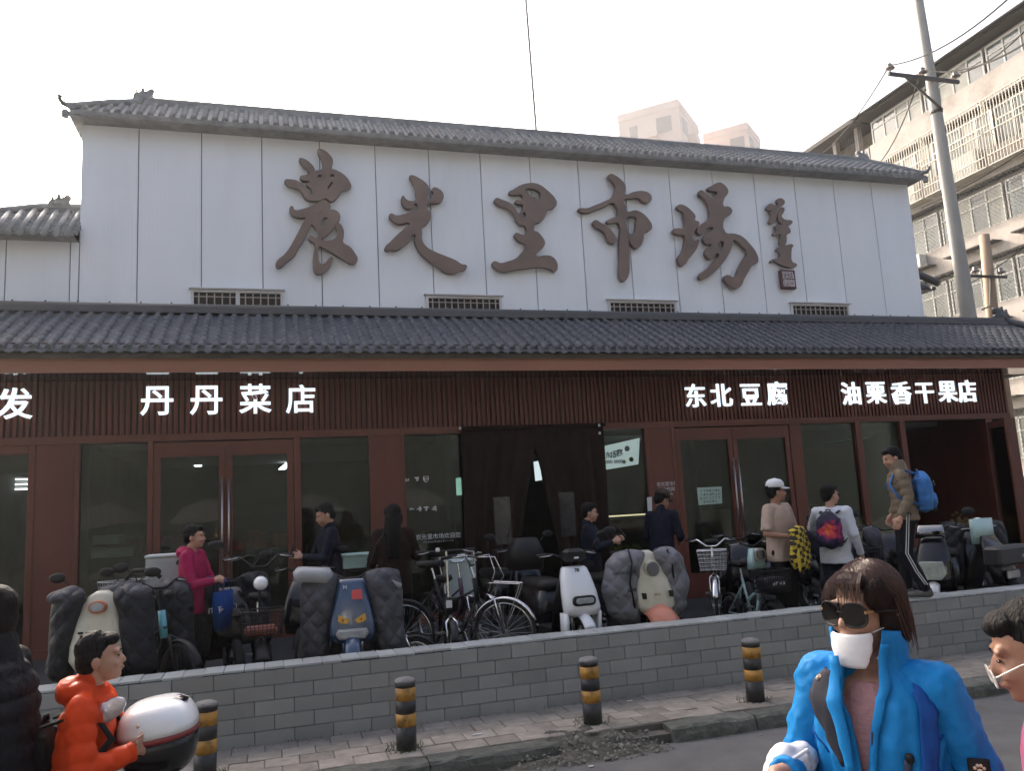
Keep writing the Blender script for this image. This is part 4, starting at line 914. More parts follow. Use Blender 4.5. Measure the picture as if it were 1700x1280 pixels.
def mirror(parent, x, y, z, sx):
    m_ = MB().tube([(x, y, z), (x+sx*.03, y, z+.09), (x+sx*.1, y+.02, z+.15)], .006, 6).ell((x+sx*.15, y+.02, z+.17), (.075, .02, .045)).build('mirror', m_blk, parent, smooth=True)
    MB().ell((x+sx*.15, y+.034, z+.17), (.066, .008, .038)).build('mirror_glass', m_mirr, m_, smooth=True)
def handlebar(parent, y, z, hw, mat, rise=.05, grips=True, back=.1, levers=True):
    h = MB().tube([(-hw, y+back, z+rise*.8), (-hw*.55, y+.03, z+rise), (-hw*.2, y, z), (hw*.2, y, z), (hw*.55, y+.03, z+rise), (hw, y+back, z+rise*.8)], .012, 8).build('handlebar', mat, parent, smooth=True)
    for s_ in (-1, 1):
        if grips: MB().tube([(s_*hw*.68, y+.03+back*.3, z+rise*.95), (s_*hw*1.02, y+back*1.05, z+rise*.8)], .019, 8).build('grip', m_blk, h, smooth=True)
        if levers: MB().tube([(s_*hw*.6, y, z+rise), (s_*hw*.75, y-.03, z+rise-.01), (s_*hw*.98, y-.0+back*.5, z+rise-.02)], .006, 5).build('brake_lever', m_alu, h, smooth=True)
    return h
def scooter(px, py, Y, rz, lab, shield, mat, style, top=.94, group='parked two-wheelers'):
    p = atY(px, py, Y); t = thing('electric_scooter', (p.x, Y, FZ), lab, 'scooter', group, rz)
    wr = .235
    wheel(t, (0, 0, wr), wr, .05, m_alu, 6, cast=True)
    wheel(t, (0, 1.25, wr), wr, .05, m_alu, 6, cast=True)
    b = MB()
    for s_ in (-1, 1): b.tube([(s_*.085, 0, wr), (s_*.08, .1, .5), (s_*.05, .2, .75)], .02, 8)
    b.build('fork', m_chr if style != 'retro' else m_blk, t, smooth=True)
    rings = [sring(0, y, z, hw, hd) for z, hw, y, hd in shield]
    sh = MB().loft(rings).build('front_shield', mat, t, smooth=True, bev=.0)
    # leg panel, floor, body, seat
    MB().loft([sring(0, .42, .3, .17, .03), sring(0, .3, .6, .17, .03), sring(0, .22, .85, .13, .03)]).build('leg_panel', m_blk, t, smooth=True)
    MB().bbox(-.16, .4, .22, .16, .8, .32, .02).build('floorboard', m_blk, t)
    MB().loft([sring(0, .78, .3, .15, .06), sring(0, 1.0, .45, .17, .25), sring(0, 1.1, .66, .16, .38)]).build('rear_body', m_blp, t, smooth=True)
    MB().loft([sring(0, 1.08, .665, .15, .37), sring(0, 1.08, .73, .16, .38), sring(0, 1.1, .775, .13, .34)]).build('seat', m_seatm, t, smooth=True)
    handlebar(t, .2, top, .33, m_blk, .06)
    return t, sh
def lens(parent, prof, y, z, mat, nm='headlight', d=.02):
    return MB().prism(prof, lambda u, v, dd: Vector((u, y+dd, z+v)), -d, d).build(nm, mat, parent, bev=.008)
def rrect(w_, h_, r, n=5):
    o = []
    for cx, cy, a0 in ((w_/2-r, h_/2-r, 0), (-w_/2+r, h_/2-r, 90), (-w_/2+r, -h_/2+r, 180), (w_/2-r, -h_/2+r, 270)):
        for i in range(n+1): a = rad(a0+90*i/n); o.append((cx+r*math.cos(a), cy+r*math.sin(a)))
    return o
def quilt(parent, mat, wing, disp=.05, top=1.05, apron=True, nm='wind_quilt', low=.32, spread=1.):
    # padded cloth hung from the bars: a rounded sheet on each side and a flap between
    q0 = None; rq = random.Random(len(bpy.data.objects))
    for sd in (-1, 1):
        sx = rq.uniform(0, 9); inn, out = wing
        def lerp(L, v):
            for (a, x0), (c, x1) in zip(L, L[1:]):
                if v <= c: k = (v-a)/(c-a); k = k*k*(3-2*k); return x0+(x1-x0)*k
            return L[-1][1]
        def f(u, v):
            xi, xo = lerp(inn, v), lerp(out, v); x = xi+(xo-xi)*u
            z = top-(top-low)*v+.03*math.sin(math.pi*u)*(1-v)
            puff = (1-(2*u-1)**4)*(1-(2*v-1)**6)
            y = .14+.1*u*u-.1*puff-.04*(1-v)+.028*noise.noise((x*7+sx, z*5, sx))+.014*noise.noise((x*18, z*13+sx, 3))-.012*abs(math.sin(v*8+u*2.5+sx))**3*puff
            return V3((sd*x*spread, y, z))
        o_ = MB().grid(f, 22, 30).build(nm, mat, parent, smooth=True, solid=.045, sub=1)
        q0 = q0 or o_
    if apron:
        MB().grid(lambda u, v: V3(((u-.5)*(.36+.1*v), .3+.05*noise.noise((u*4, v*5, 2))-.05*math.sin(math.pi*u), top-.04-(top-low-.1)*v)), 14, 18).build('quilt_apron', mat, parent, smooth=True, solid=.04, sub=1)
    return q0
V3 = Vector
def muff(parent, mat, x, y, z, r):
    for s_ in (-1, 1): MB().ell((s_*x, y, z), r).ell((s_*(x-.05), y+.03, z+.02), (r[0]*.8, r[1], r[2])).build('hand_muff', mat, parent, voxel=.014, sm=4, disp=.02, dsz=.1)
def quilted(name, col, rough):     # stitched diamond padding
    m = M(name, col, rough, var=.15, scale=4, spec=.25, dirt=tuple(c*.6 for c in col), dscale=4, damt=.4); n = m.node_tree.nodes; l = m.node_tree.links; tc = n.new('ShaderNodeTexCoord'); hs = []
    for sg in (.7, -.7):
        mp = n.new('ShaderNodeMapping'); mp.inputs['Rotation'].default_value = (0, sg, 0); l.new(tc.outputs['Object'], mp.inputs[0])
        w_ = n.new('ShaderNodeTexWave'); w_.wave_type = 'BANDS'; w_.bands_direction = 'X'; w_.inputs['Scale'].default_value = 2.6; w_.inputs['Distortion'].default_value = 1.2; w_.inputs['Detail'].default_value = 1; l.new(mp.outputs[0], w_.inputs[0])
        p_ = n.new('ShaderNodeMath'); p_.operation = 'POWER'; p_.inputs[1].default_value = .35; l.new(w_.outputs['Fac'], p_.inputs[0]); hs.append(p_)
    mn = n.new('ShaderNodeMath'); mn.operation = 'MULTIPLY'; l.new(hs[0].outputs[0], mn.inputs[0]); l.new(hs[1].outputs[0], mn.inputs[1])
    nz = n.new('ShaderNodeTexNoise'); nz.inputs['Scale'].default_value = 16; l.new(tc.outputs['Object'], nz.inputs[0])
    ad = n.new('ShaderNodeMath'); ad.operation = 'MULTIPLY_ADD'; ad.inputs[1].default_value = .8; l.new(nz.outputs['Fac'], ad.inputs[0]); l.new(mn.outputs[0], ad.inputs[2])
    bp = n.new('ShaderNodeBump'); bp.inputs['Strength'].default_value = .8; bp.inputs['Distance'].default_value = .018; l.new(ad.outputs[0], bp.inputs['Height']); l.new(bp.outputs[0], n['Principled BSDF'].inputs['Normal']); return m
m_qd = quilted('quilt_dark', (.018, .019, .024), .6); m_qm = quilted('quilt_grey', (.07, .07, .08), .5); m_ql = quilted('quilt_light', (.17, .17, .185), .5)
m_sil = M('silver_cloth', (.33, .34, .35), .4, var=.1)
WING_L = ([(0, .06), (.3, .13), (1, .16)], [(0, .36), (.15, .46), (.5, .52), (.8, .46), (1, .3)])
WING_N = ([(0, .12), (.3, .17), (1, .22)], [(0, .4), (.25, .42), (.6, .42), (.9, .45), (1, .4)])
m_cream2 = M('cream_paint', (.5, .47, .36), .35, coat=.4, var=.12, scale=5, dirt=(.33, .3, .22), dscale=3, damt=.5); m_wpaint = M('white_paint', (.72, .73, .74), .25, coat=.5, var=.03)
m_navy = M('navy_paint', (.02, .05, .11), .25, coat=.6, var=.1); m_blp = M('black_paint', (.008, .008, .010), .25, coat=.25, spec=.3)
m_orr = M('orange_rim', (.5, .14, .05), .4); m_pinkf = M('coral_paint', (.62, .22, .13), .35, var=.15, dirt=(.4, .25, .2), dscale=8)
EGG = [(.42, .15, .0, .05), (.5, .21, .02, .07), (.62, .215, .06, .08), (.78, .19, .1, .075), (.92, .155, .14, .065), (1.02, .11, .17, .05), (1.06, .05, .18, .03)]
# 1 cream retro scooter at the left
t, sh = scooter(158, 1030, 7.95, rad(-8), 'cream rounded scooter with orange ringed light and dark quilt, leftmost of the row', EGG, m_cream2, 'retro')
lens(sh, [(.075*math.cos(6.283*i/20), .055*math.sin(6.283*i/20)) for i in range(20)], .06, .93, m_orr, 'light_ring', .025)
lens(sh, [(.058*math.cos(6.283*i/20), .04*math.sin(6.283*i/20)) for i in range(20)], .05, .93, m_lens, 'headlight', .025)
MB().box(-.14, -.0, .72, -.1, .03, .735).build('vent_slot', m_blk, sh)
quilt(t, m_qd, WING_N, .05); muff(t, m_qm, .3, .12, 1.03, (.14, .11, .07))
mirror(t, -.25, .22, 1.02, -1); mirror(t, .25, .22, 1.02, 1)
# 2 dark scooter beside it
t, sh = scooter(230, 1030, 8.35, rad(-14), 'black scooter hung with a long dark grey quilt, second from the left', [(.4, .15, .0, .05), (.55, .19, .03, .07), (.75, .17, .1, .07), (.92, .13, .16, .05)], m_blp, 'std')
quilt(t, m_qd, WING_N, .06, low=.2); muff(t, m_qm, .26, .1, 1.0, (.16, .12, .09)); lens(sh, rrect(.16, .08, .03), -.03, .7, m_lensd); mirror(t, -.25, .22, 1.02, -1)
MB().tube([(-.16, .1, 1.12), (-.08, .08, 1.2), (.08, .08, 1.2), (.16, .1, 1.12)], .02, 6).build('windscreen_hoop', m_blk, t, smooth=True)
# bicycles / e-bikes
def ebike(px, py, Y, rz, lab, wr, mat, hbz, kind, tr=.03, group='parked two-wheelers', cat='e-bike'):
    p = atY(px, py, Y); t = thing('electric_bicycle' if cat == 'e-bike' else 'bicycle', (p.x, Y, FZ), lab, cat, group, rz)
    cast = cat == 'e-bike'; wb = wr*2+.42
    wheel(t, (0, 0, wr), wr, tr, m_chr if not cast else m_blk, 5 if cast else 28, cast=cast)
    wheel(t, (0, wb, wr), wr, tr, m_chr if not cast else m_blk, 5 if cast else 28, cast=cast)
    ht = Vector((0, .17+wr*.25, wr*2+.12)); bb_ = Vector((0, wb*.52, wr*.95)); st = Vector((0, wb*.68, wr*2+.22))
    b = MB()
    for s_ in (-1, 1): b.tube([(s_*.05, 0, wr), (s_*.05, .08, wr*2), (0, .12+wr*.2, wr*2+.05)], .012, 7)
    b.build('fork', m_chr if not cast else m_blk, t, smooth=True)
    MB().tube([ht+Vector((0, .02, -.14)), ht+Vector((0, .05, .1))], .026, 10).build('head_tube', mat, t, smooth=True)
    MB().tube([ht+Vector((0, .02, -.1)), bb_+Vector((0, -.1, .02)), bb_], .024 if cast else .016, 8).tube([ht, (ht+st)/2-Vector((0, -.05, .18)), bb_+Vector((0, .05, .18))], .02 if cast else .013, 8).tube([bb_, st], .016, 8).tube([bb_, (.05, wb, wr)], .01, 6).tube([bb_, (-.05, wb, wr)], .01, 6).tube([st-Vector((0, 0, .08)), (.05, wb, wr)], .009, 6).tube([st-Vector((0, 0, .08)), (-.05, wb, wr)], .009, 6).build('frame', mat, t, smooth=True)
    MB().tube([st, st+Vector((0, .03, .13))], .012, 8).build('seat_post', m_chr, t)
    MB().loft([sring(0, st.y+.05, st.z+.12, .05, .1), sring(0, st.y+.06, st.z+.15, .095, .13), sring(0, st.y+.06, st.z+.19, .08, .12)]).build('saddle', m_seatm, t, smooth=True)
    MB().tube([ht+Vector((0, .05, .1)), (0, ht.y+.09, hbz)], .013, 8).build('stem', m_chr if not cast else m_blk, t)
    fender(t, (0, 0, wr), wr+.025, .07, 20, 160, m_chr if kind == 'silver' else m_blk); fender(t, (0, wb, wr), wr+.025, .07, -10, 160, m_blk, 'rear_fender')
    MB().lathe([(.07, -.008), (.08, 0), (.07, .008)], 14, Matrix.Translation(bb_+Vector((.06, 0, 0))) @ Matrix.Rotation(math.pi/2, 4, 'Y')).build('chainring', m_alu, t)
    for s_ in (-1, 1): MB().tube([bb_+Vector((s_*.06, 0, 0)), bb_+Vector((s_*.08, .1*s_, -.12*s_))], .009, 6).box(bb_.x+s_*.08-.04, bb_.y+.1*s_-.03, bb_.z-.12*s_-.01, bb_.x+s_*.08+.04, bb_.y+.1*s_+.03, bb_.z-.12*s_+.01).build('crank', m_alu, t)
    if kind == 'silver': MB().tube([(.05, wb*.9, wr), (.18, wb*.95, .0)], .008, 6).build('side_stand', m_chr, t)
    return t, ht, wb
def wbasket(parent, y, z0, w_, d_, h_, mat, n=7, r=.0035, flare=1.15):
    b = MB(); wt, dt = w_*flare, d_*flare
    L = lambda u, v: (w_+(wt-w_)*v, d_+(dt-d_)*v)
    for k in range(6):
        v = k/5; a, c = L(0, v); z = z0+h_*v
        b.tube([(-a/2, y-c/2, z), (a/2, y-c/2, z), (a/2, y+c/2, z), (-a/2, y+c/2, z), (-a/2, y-c/2, z)], r*(1.8 if k == 5 else 1), 5, False)
    for k in range(n+1):
        u = k/n-.5
        for s_ in (-1, 1):
            b.tube([(u*w_, y+s_*d_/2, z0), (u*wt, y+s_*dt/2, z0+h_)], r, 4, False); b.tube([(s_*w_/2, y+u*d_, z0), (s_*wt/2, y+u*dt, z0+h_)], r, 4, False)
        b.tube([(u*w_, y-d_/2, z0), (u*w_, y+d_/2, z0)], r, 4, False)
    return b.build('basket', mat, parent)
m_turq = M('turquoise_paint', (.1, .35, .42), .3, coat=.4); m_teal = M('pale_teal_paint', (.33, .48, .46), .3, coat=.3)
t, ht, wb = ebike(300, 1080, 7.95, rad(38), 'black electric bicycle with turquoise head tube beside the woman in pink', .29, m_blk, 1.02, 'e')
MB().tube([ht+Vector((0, .015, -.1)), ht+Vector((0, .06, .14))], .034, 12).build('head_tube_cover', m_turq, t, smooth=True)
handlebar(t, ht.y+.09, 1.04, .3, m_blk, .06); MB().ell((0, ht.y-.06, .98), (.045, .05, .045)).build('headlight', m_blk, t, smooth=True); mirror(t, -.2, ht.y+.1, 1.08, -1); wbasket(t, wb-.05, .86, .3, .26, .24, M('grey_wire', (.3, .31, .31), .5))
t, ht, wb = ebike(435, 1060, 8.0, rad(4), 'black electric bicycle with white round headlight and mesh basket', .24, m_blk, 1.12, 'e', .04)
handlebar(t, ht.y+.09, 1.16, .32, m_blk, .1); MB().lathe([(.03, .09), (.062, .05), (.066, -.02), (.06, -.03)], 20, Matrix.Translation((0, ht.y-.1, 1.02)) @ Matrix.Rotation(math.pi/2, 4, 'X')).build('headlight', m_wpaint, t, smooth=True)
MB().lathe([(.001, .0), (.05, 0), (.054, -.012)], 20, Matrix.Translation((0, ht.y-.135, 1.02)) @ Matrix.Rotation(math.pi/2, 4, 'X')).build('headlight_lens', m_lensd, t, smooth=True)
wbasket(t, ht.y-.24, .56, .33, .24, .23, m_blk, 10); MB().bbox(-.15, ht.y-.34, .57, .13, ht.y-.14, .65, .02).build('basket_goods', M('red_goods', (.2, .05, .03), .6, var=.6, scale=20), t)
mirror(t, -.24, ht.y+.1, 1.22, -1); MB().tube([(-.28, ht.y, 1.22), (-.1, ht.y-.06, 1.28), (.1, ht.y-.08, 1.22), (.03, ht.y-.08, 1.06)], .006, 5).build('cable', m_blk, t)
fender(t, (0, 0, .24), .28, .14, 20, 150, m_blk, 'leg_guard'); 
# 5 navy scooter
NAVY = [(.44, .19, .0, .06), (.52, .21, .0, .08), (.62, .205, .03, .085), (.8, .17, .09, .075), (.96, .135, .14, .06), (1.0, .12, .155, .05)]
t, sh = scooter(585, 1040, 7.95, rad(-6), 'navy blue scooter with yellow angry eyes sticker and grey quilt', NAVY, m_navy, 'std', 1.0)
lens(sh, [(-.15, .0), (-.13, .045), (.13, .045), (.15, 0), (.12, -.05), (-.12, -.05)], -.075, .52, m_alu, 'headlight_bezel', .02); lens(sh, [(-.13, .0), (-.115, .033), (.115, .033), (.13, 0), (.105, -.037), (-.105, -.037)], -.085, .52, m_lens, 'headlight', .02)
m_yel = M('yellow_sticker', (.62, .33, .04), .5); m_red = M('red_sticker', (.55, .06, .06), .5)
for s_ in (-1, 1):
    MB().prism([(s_*.02, .0), (s_*.12, .055), (s_*.13, .0), (s_*.1, -.022), (s_*.05, -.03)], lambda u, v, d: Vector((u, -.062+.12*(v+.0)+d, .64+v)), -.003, .004).build('eye_sticker', m_yel, sh)
    MB().prism([(s_*.075, .01), (s_*.088, .02), (s_*.09, -.008), (s_*.08, -.012)], lambda u, v, d: Vector((u, -.066+.12*(v+.0)+d, .64+v)), -.003, .002).build('pupil', m_blk, sh)
MB().prism([(.0, -.04), (.1, -.045), (.09, .045), (.0, .04)], lambda u, v, d: Vector((u, .028+.29*v+d, .86+v)), -.004, .004).build('red_sticker', m_red, sh)
o = text('N', .05, m_wht, 'badge', None, None, .02, .002); o.parent = sh; o.matrix_basis = Matrix.Translation((-.06, .05, .93)) @ Matrix.Rotation(rad(75), 4, 'X')
fender(t, (0, 0, .235), .275, .16, 15, 165, m_navy); quilt(t, m_qm, WING_N, .05, low=.2, spread=1.12); 
MB().loft([sring(0, 0, 0, .17, .13), sring(0, 0, .08, .19, .15), sring(0, 0, .13, .15, .11)]).xf(Matrix.Translation((-.36, .12, 1.0)) @ Matrix.Rotation(.1, 4, 'Y')).build('hand_muff', m_sil, t, smooth=True)
MB().loft([sring(0, 0, 0, .16, .02), sring(0, 0, .05, .15, .05)]).xf(Matrix.Translation((.32, .1, .95)) @ Matrix.Rotation(.5, 4, 'Y')).build('hand_muff', m_sil, t, smooth=True)
# 6 folding bicycles
t, ht, wb = ebike(752, 1060, 8.1, rad(-6), 'black bicycle seen head on with flat bars, left of the silver bicycle', .25, m_blk, 1.18, 'b', .022, cat='bicycle')
handlebar(t, ht.y+.09, 1.18, .3, m_blk, .0, back=.03); MB().box(-.03, ht.y+.0, .62, .03, ht.y+.02, .69).build('tag', m_wht, t); MB().bbox(-.11, ht.y+.03, 1.18, -.07, ht.y+.07, 1.22, .006).build('bell', m_frm, t)
t, ht, wb = ebike(690, 1075, 8.1, rad(70), 'small black folding bicycle crouched low left of the head-on bicycle', .2, m_blk, .78, 'b', .02, cat='bicycle')
handlebar(t, ht.y+.09, .78, .24, m_blk, .02)
t, ht, wb = ebike(790, 1020, 9.1, rad(20), 'dark purple bicycle standing behind the head-on one', .3, M('purple_paint', (.06, .025, .05), .35), .98, 'b', .02, cat='bicycle')
handlebar(t, ht.y+.09, 1.0, .28, m_chr, .06)
# 7 silver bicycle
t, ht, wb = ebike(838, 1045, 8.25, rad(58), 'silver rimmed city bicycle with tall swept handlebar at the wall', .335, m_blk, 1.02, 'silver', .018, cat='bicycle')
handlebar(t, ht.y+.06, 1.02, .3, m_chr, .12, back=.22); MB().tube([(.03, ht.y+.05, 1.1), (.02, ht.y-.12, 1.12), (.0, ht.y-.18, .95), (0, ht.y-.1, .75)], .005, 5).tube([(-.03, ht.y+.05, 1.1), (-.05, ht.y-.2, 1.1), (-.02, ht.y-.28, .9), (0, ht.y-.12, .72)], .005, 5).build('brake_cable', m_chr, t, smooth=True)
for s_ in (-1, 1): MB().tube([(s_*.05, 0, .335), (s_*.06, -.2, .82)], .005, 5).build('carrier_stay', m_chr, t)
MB().tube([(.06, -.2, .82), (-.06, -.2, .82), (-.08, .12, .84), (.08, .12, .84), (.06, -.2, .82)], .005, 5).build('front_carrier', m_chr, t)
# 8 white scooter
WHT = [(.47, .19, -.01, .07), (.55, .2, -.01, .085), (.7, .19, .04, .085), (.85, .165, .1, .08), (.93, .14, .13, .07), (.95, .12, .14, .05)]
t, sh = scooter(965, 1010, 8.0, rad(4), 'clean white scooter with oval headlight facing the wall', WHT, m_wpaint, 'std', 1.02)
for s_ in (-1, 1): MB().loft([sring(s_*.165, .03, .17, .03, .06), sring(s_*.18, .03, .35, .03, .075), sring(s_*.18, .02, .5, .03, .08)]).build('side_cheek', m_wpaint, sh, smooth=True)
lens(sh, rrect(.25, .1, .045), -.085, .62, m_blk, 'headlight_bezel', .02); lens(sh, rrect(.2, .06, .028), -.1, .62, m_lens, 'headlight', .012)
fender(t, (0, 0, .235), .265, .13, 30, 150, m_wpaint)
MB().bbox(-.12, .05, 1.0, .12, .18, 1.13, .03).build('dashboard', m_blk, t); MB().ell((0, .04, 1.04), (.03, .01, .012)).build('dash_lamp', m_frm, t)
o = text('70', .05, m_blk, 'badge', None, None, .02, .002); o.parent = sh; o.matrix_basis = Matrix.Translation((.0, .045, .915)) @ Matrix.Rotation(rad(60), 4, 'X')
MB().loft([sring(0, 1.5, .85, .2, .16), sring(0, 1.5, 1.05, .22, .18), sring(0, 1.5, 1.22, .14, .12)]).build('tail_box', m_blk, t, smooth=True)
mirror(t, .28, .25, 1.08, 1)
# 9 cream scooter with big grey quilt
EGG2 = [(z, hw*1.02, y, hd) for z, hw, y, hd in EGG]
t, sh = scooter(1092, 1020, 7.95, rad(5), 'worn cream scooter with coral front fender wrapped in a puffy grey quilt', EGG2, m_cream2, 'retro', 1.0)
lens(sh, [(.092*math.cos(6.283*i/24), .092*math.sin(6.283*i/24)) for i in range(24)], .06, .87, m_cream2, 'light_ring', .03); lens(sh, [(.075*math.cos(6.283*i/24), .075*math.sin(6.283*i/24)) for i in range(24)], .045, .87, M('hazed_lens', (.12, .12, .125), .35, var=.2, scale=30), 'headlight', .03)
for s_ in (-1, 1): MB().box(s_*.16-.012, -.06, .58, s_*.16+.012, .0, .64).build('vent_slot', m_blk, sh)
o = text('xlos', .05, M('faded_badge', (.4, .32, .22), .4), 'badge', None, None, .0, .002); o.parent = sh; o.matrix_basis = Matrix.Translation((.0, -.035, .62)) @ Matrix.Rotation(rad(80), 4, 'X')
fender(t, (0, .04, .22), .31, .34, 75, 175, m_pinkf); fender(t, (0, .04, .22), .316, .36, 66, 80, m_blk, 'fender_band')
q = quilt(t, m_ql, WING_L, .07)
MB().tube([(-.28, .02, 1.09), (-.27, -.02, .95), (-.3, .0, .75), (-.25, .02, .5)], .012, 6).build('quilt_binding', m_blk, q, smooth=True); MB().tube([(.2, .04, 1.06), (.22, -.0, .9), (.25, .04, .7)], .012, 6).build('quilt_binding', m_blk, q, smooth=True)
for k, (ch, x, z) in enumerate((('GOOD LOOK', -.36, .86), ('SAVE', -.3, .68), ('N', -.47, .62))):
    o = text(ch, .045, m_qd, 'print', None, None, .02, .002); o.parent = q; o.matrix_basis = Matrix.Translation((x, -.035 if k else -.02, z)) @ Matrix.Rotation(rad(88), 4, 'X')
mirror(t, -.2, .25, 1.12, -1)
# 10 city bike with wire basket
t, ht, wb = ebike(1190, 1010, 8.7, rad(-30), 'city bicycle with chrome handlebar and silver wire basket right of the cream scooter', .32, m_blk, .98, 'silver', .018, cat='bicycle')
handlebar(t, ht.y+.07, .99, .29, m_chr, .08, back=.24); wbasket(t, ht.y-.2, .74, .3, .22, .22, m_chr, 9)
# 11 pale teal e-bike
t, ht, wb = ebike(1284, 1010, 8.15, rad(2), 'small electric bicycle with pale teal nose and dark net basket', .2, m_teal, 1.0, 'e', .04)
handlebar(t, ht.y+.09, 1.0, .27, m_blk, .04); MB().loft([sring(0, ht.y+.02, .74, .11, .06), sring(0, ht.y+.02, .86, .1, .06), sring(0, ht.y+.05, .97, .06, .04)]).build('nose', m_teal, t, smooth=True)
lens(t, rrect(.15, .15, .05), ht.y-.06, .9, m_alu, 'headlight_bezel', .02); lens(t, rrect(.11, .11, .04), ht.y-.075, .9, m_lensd, 'headlight', .02)
bk = wbasket(t, ht.y-.22, .5, .32, .24, .24, m_blk, 12, .005); MB().bbox(-.15, ht.y-.33, .51, .15, ht.y-.12, .66, .03).build('basket_liner', M('basket_liner', (.02, .02, .035), .6, var=.5, scale=12), t)
o = scrawl(4, .04, m_wht, 'badge', .001, 21); o.parent = t; o.matrix_basis = facing(0, ht.y-.36, .6)
# 12-15 dark two-wheelers at the right
STD = [(.4, .17, .0, .06), (.55, .2, .02, .08), (.75, .18, .09, .08), (.95, .13, .16, .05)]
t, sh = scooter(1432, 960, 8.9, rad(-10), 'dark scooter with net basket half hidden behind the woman in blue', STD, m_blp, 'std', 1.0); wbasket(t, -.12, .62, .3, .22, .22, m_blk, 9, .005); quilt(t, M('navy_net', (.02, .02, .03), .6, var=.5, scale=20), WING_N, .05, apron=False)
t, sh = scooter(1552, 960, 8.1, rad(-52), 'black scooter with large slanted pearly headlight beside the standing student', [(.35, .16, -.08, .06), (.5, .2, -.06, .09), (.7, .2, .02, .1), (.9, .15, .12, .07), (1.02, .12, .2, .04)], m_blp, 'std', 1.02)
lens(sh, [(-.16, -.05), (-.1, -.12), (.1, -.12), (.16, -.05), (.12, .09), (-.12, .09)], -.14, .6, M('pearly_lens', (.42, .46, .4), .1, var=.4, scale=12, spec=.9), 'headlight', .05); MB().loft([sring(0, .05, .95, .17, .02), sring(0, .12, 1.1, .14, .015)]).build('windscreen', m_mirr, t, smooth=True); mirror(t, .26, .24, 1.08, 1); fender(t, (0, 0, .235), .27, .14, 20, 160, m_wpaint)
t, sh = scooter(1632, 940, 8.5, rad(-20), 'black moped with round chrome headlight near the right door', STD, m_blp, 'std', 1.02)
MB().lathe([(.02, .1), (.085, .06), (.09, -.02), (.08, -.03)], 20, Matrix.Translation((0, .0, 1.05)) @ Matrix.Rotation(math.pi/2, 4, 'X')).build('headlight_shell', m_chr, t, smooth=True); MB().lathe([(.001, 0), (.07, 0), (.075, -.015)], 20, Matrix.Translation((0, -.035, 1.05)) @ Matrix.Rotation(math.pi/2, 4, 'X')).build('headlight', m_lens, t, smooth=True); mirror(t, -.28, .25, 1.1, -1); quilt(t, m_qd, WING_N, .05)
t, sh = scooter(1672, 985, 7.75, rad(12), 'black delivery moped with wide mesh panel at the far right', STD, m_blp, 'std', 1.0)
MB().bbox(-.36, -.2, .62, .3, .02, .84, .03).build('front_panel_basket', M('mesh_black', (.02, .02, .022), .5, var=.4, scale=60), t); o = scrawl(3, .05, m_wht, 'badge', .001, 22); o.parent = t; o.matrix_basis = facing(.12, -.205, .72)
MB().bbox(-.12, -.12, .46, .12, -.09, .56, .01).build('number_plate', m_alu, t); lens(sh, rrect(.18, .07, .03), -.08, .5, m_lensd); MB().loft([sring(0, .2, .86, .2, .05), sring(0, .2, 1.15, .2, .05)]).build('pale_leg_quilt', m_teal, t, smooth=True)
# second row of dark machines against the shops
for px_, Y_, rz_, lab in ((388, 8.75, 20, 'black quilted scooter standing behind the white-headlight bicycle'), (500, 9.2, -12, 'black scooter in the second row left of the navy one'), (880, 9.9, 8, 'black scooter deep in the entrance behind the white one'), (1238, 9.7, -15, 'black scooter behind the wire basket bicycle'), (1345, 9.4, 12, 'black scooter behind the man in beige'), (1492, 9.3, -20, 'black scooter behind the legs of the student on the wall')):
    t, sh = scooter(px_, 960, Y_, rad(rz_), lab, STD, m_blp, 'std', 1.0); lens(sh, rrect(.17, .08, .03), -.04, .72, m_lensd)
    if px_ in (388, 1345): quilt(t, m_qd, WING_N, .05)
    mirror(t, -.26, .24, 1.06, -1); mirror(t, .26, .24, 1.06, 1)
# ================================================================ boxes standing outside
crate(283, 975, 9.0, .42, .34, .3, m_foam, 'white foam box behind the woman in pink', 'foam_box'); 
crate(597, 942, 9.6, .4, .3, .13, M('teal_foam', (.34, .48, .44), .6), 'pale teal foam box right of the man with phone', 'foam_box')
crate(764, 990, 9.7, .34, .3, .4, M('pale_blue_box', (.4, .47, .46), .6, var=.1), 'pale blue box behind the head-on bicycle', 'storage_box')
for x, y, Y, lab in ((283, 980, 9.0, 'dark stand under the white foam box by the woman in pink'), (597, 945, 9.6, 'dark stand under the pale teal foam box'), (764, 992, 9.7, 'dark stand under the pale blue box')):
    p = atY(x, y, Y); t = thing('box_stand', (p.x, Y, FZ), lab, 'stand'); h_ = p.z-FZ-.02
    for a in (-.14, .14):
        for c in (-.1, .1): MB().box(a-.015, c-.015, 0, a+.015, c+.015, h_).build('leg', m_blk, t)
    MB().box(-.2, -.15, h_, .2, .15, h_+.018).build('top', m_blk, t)
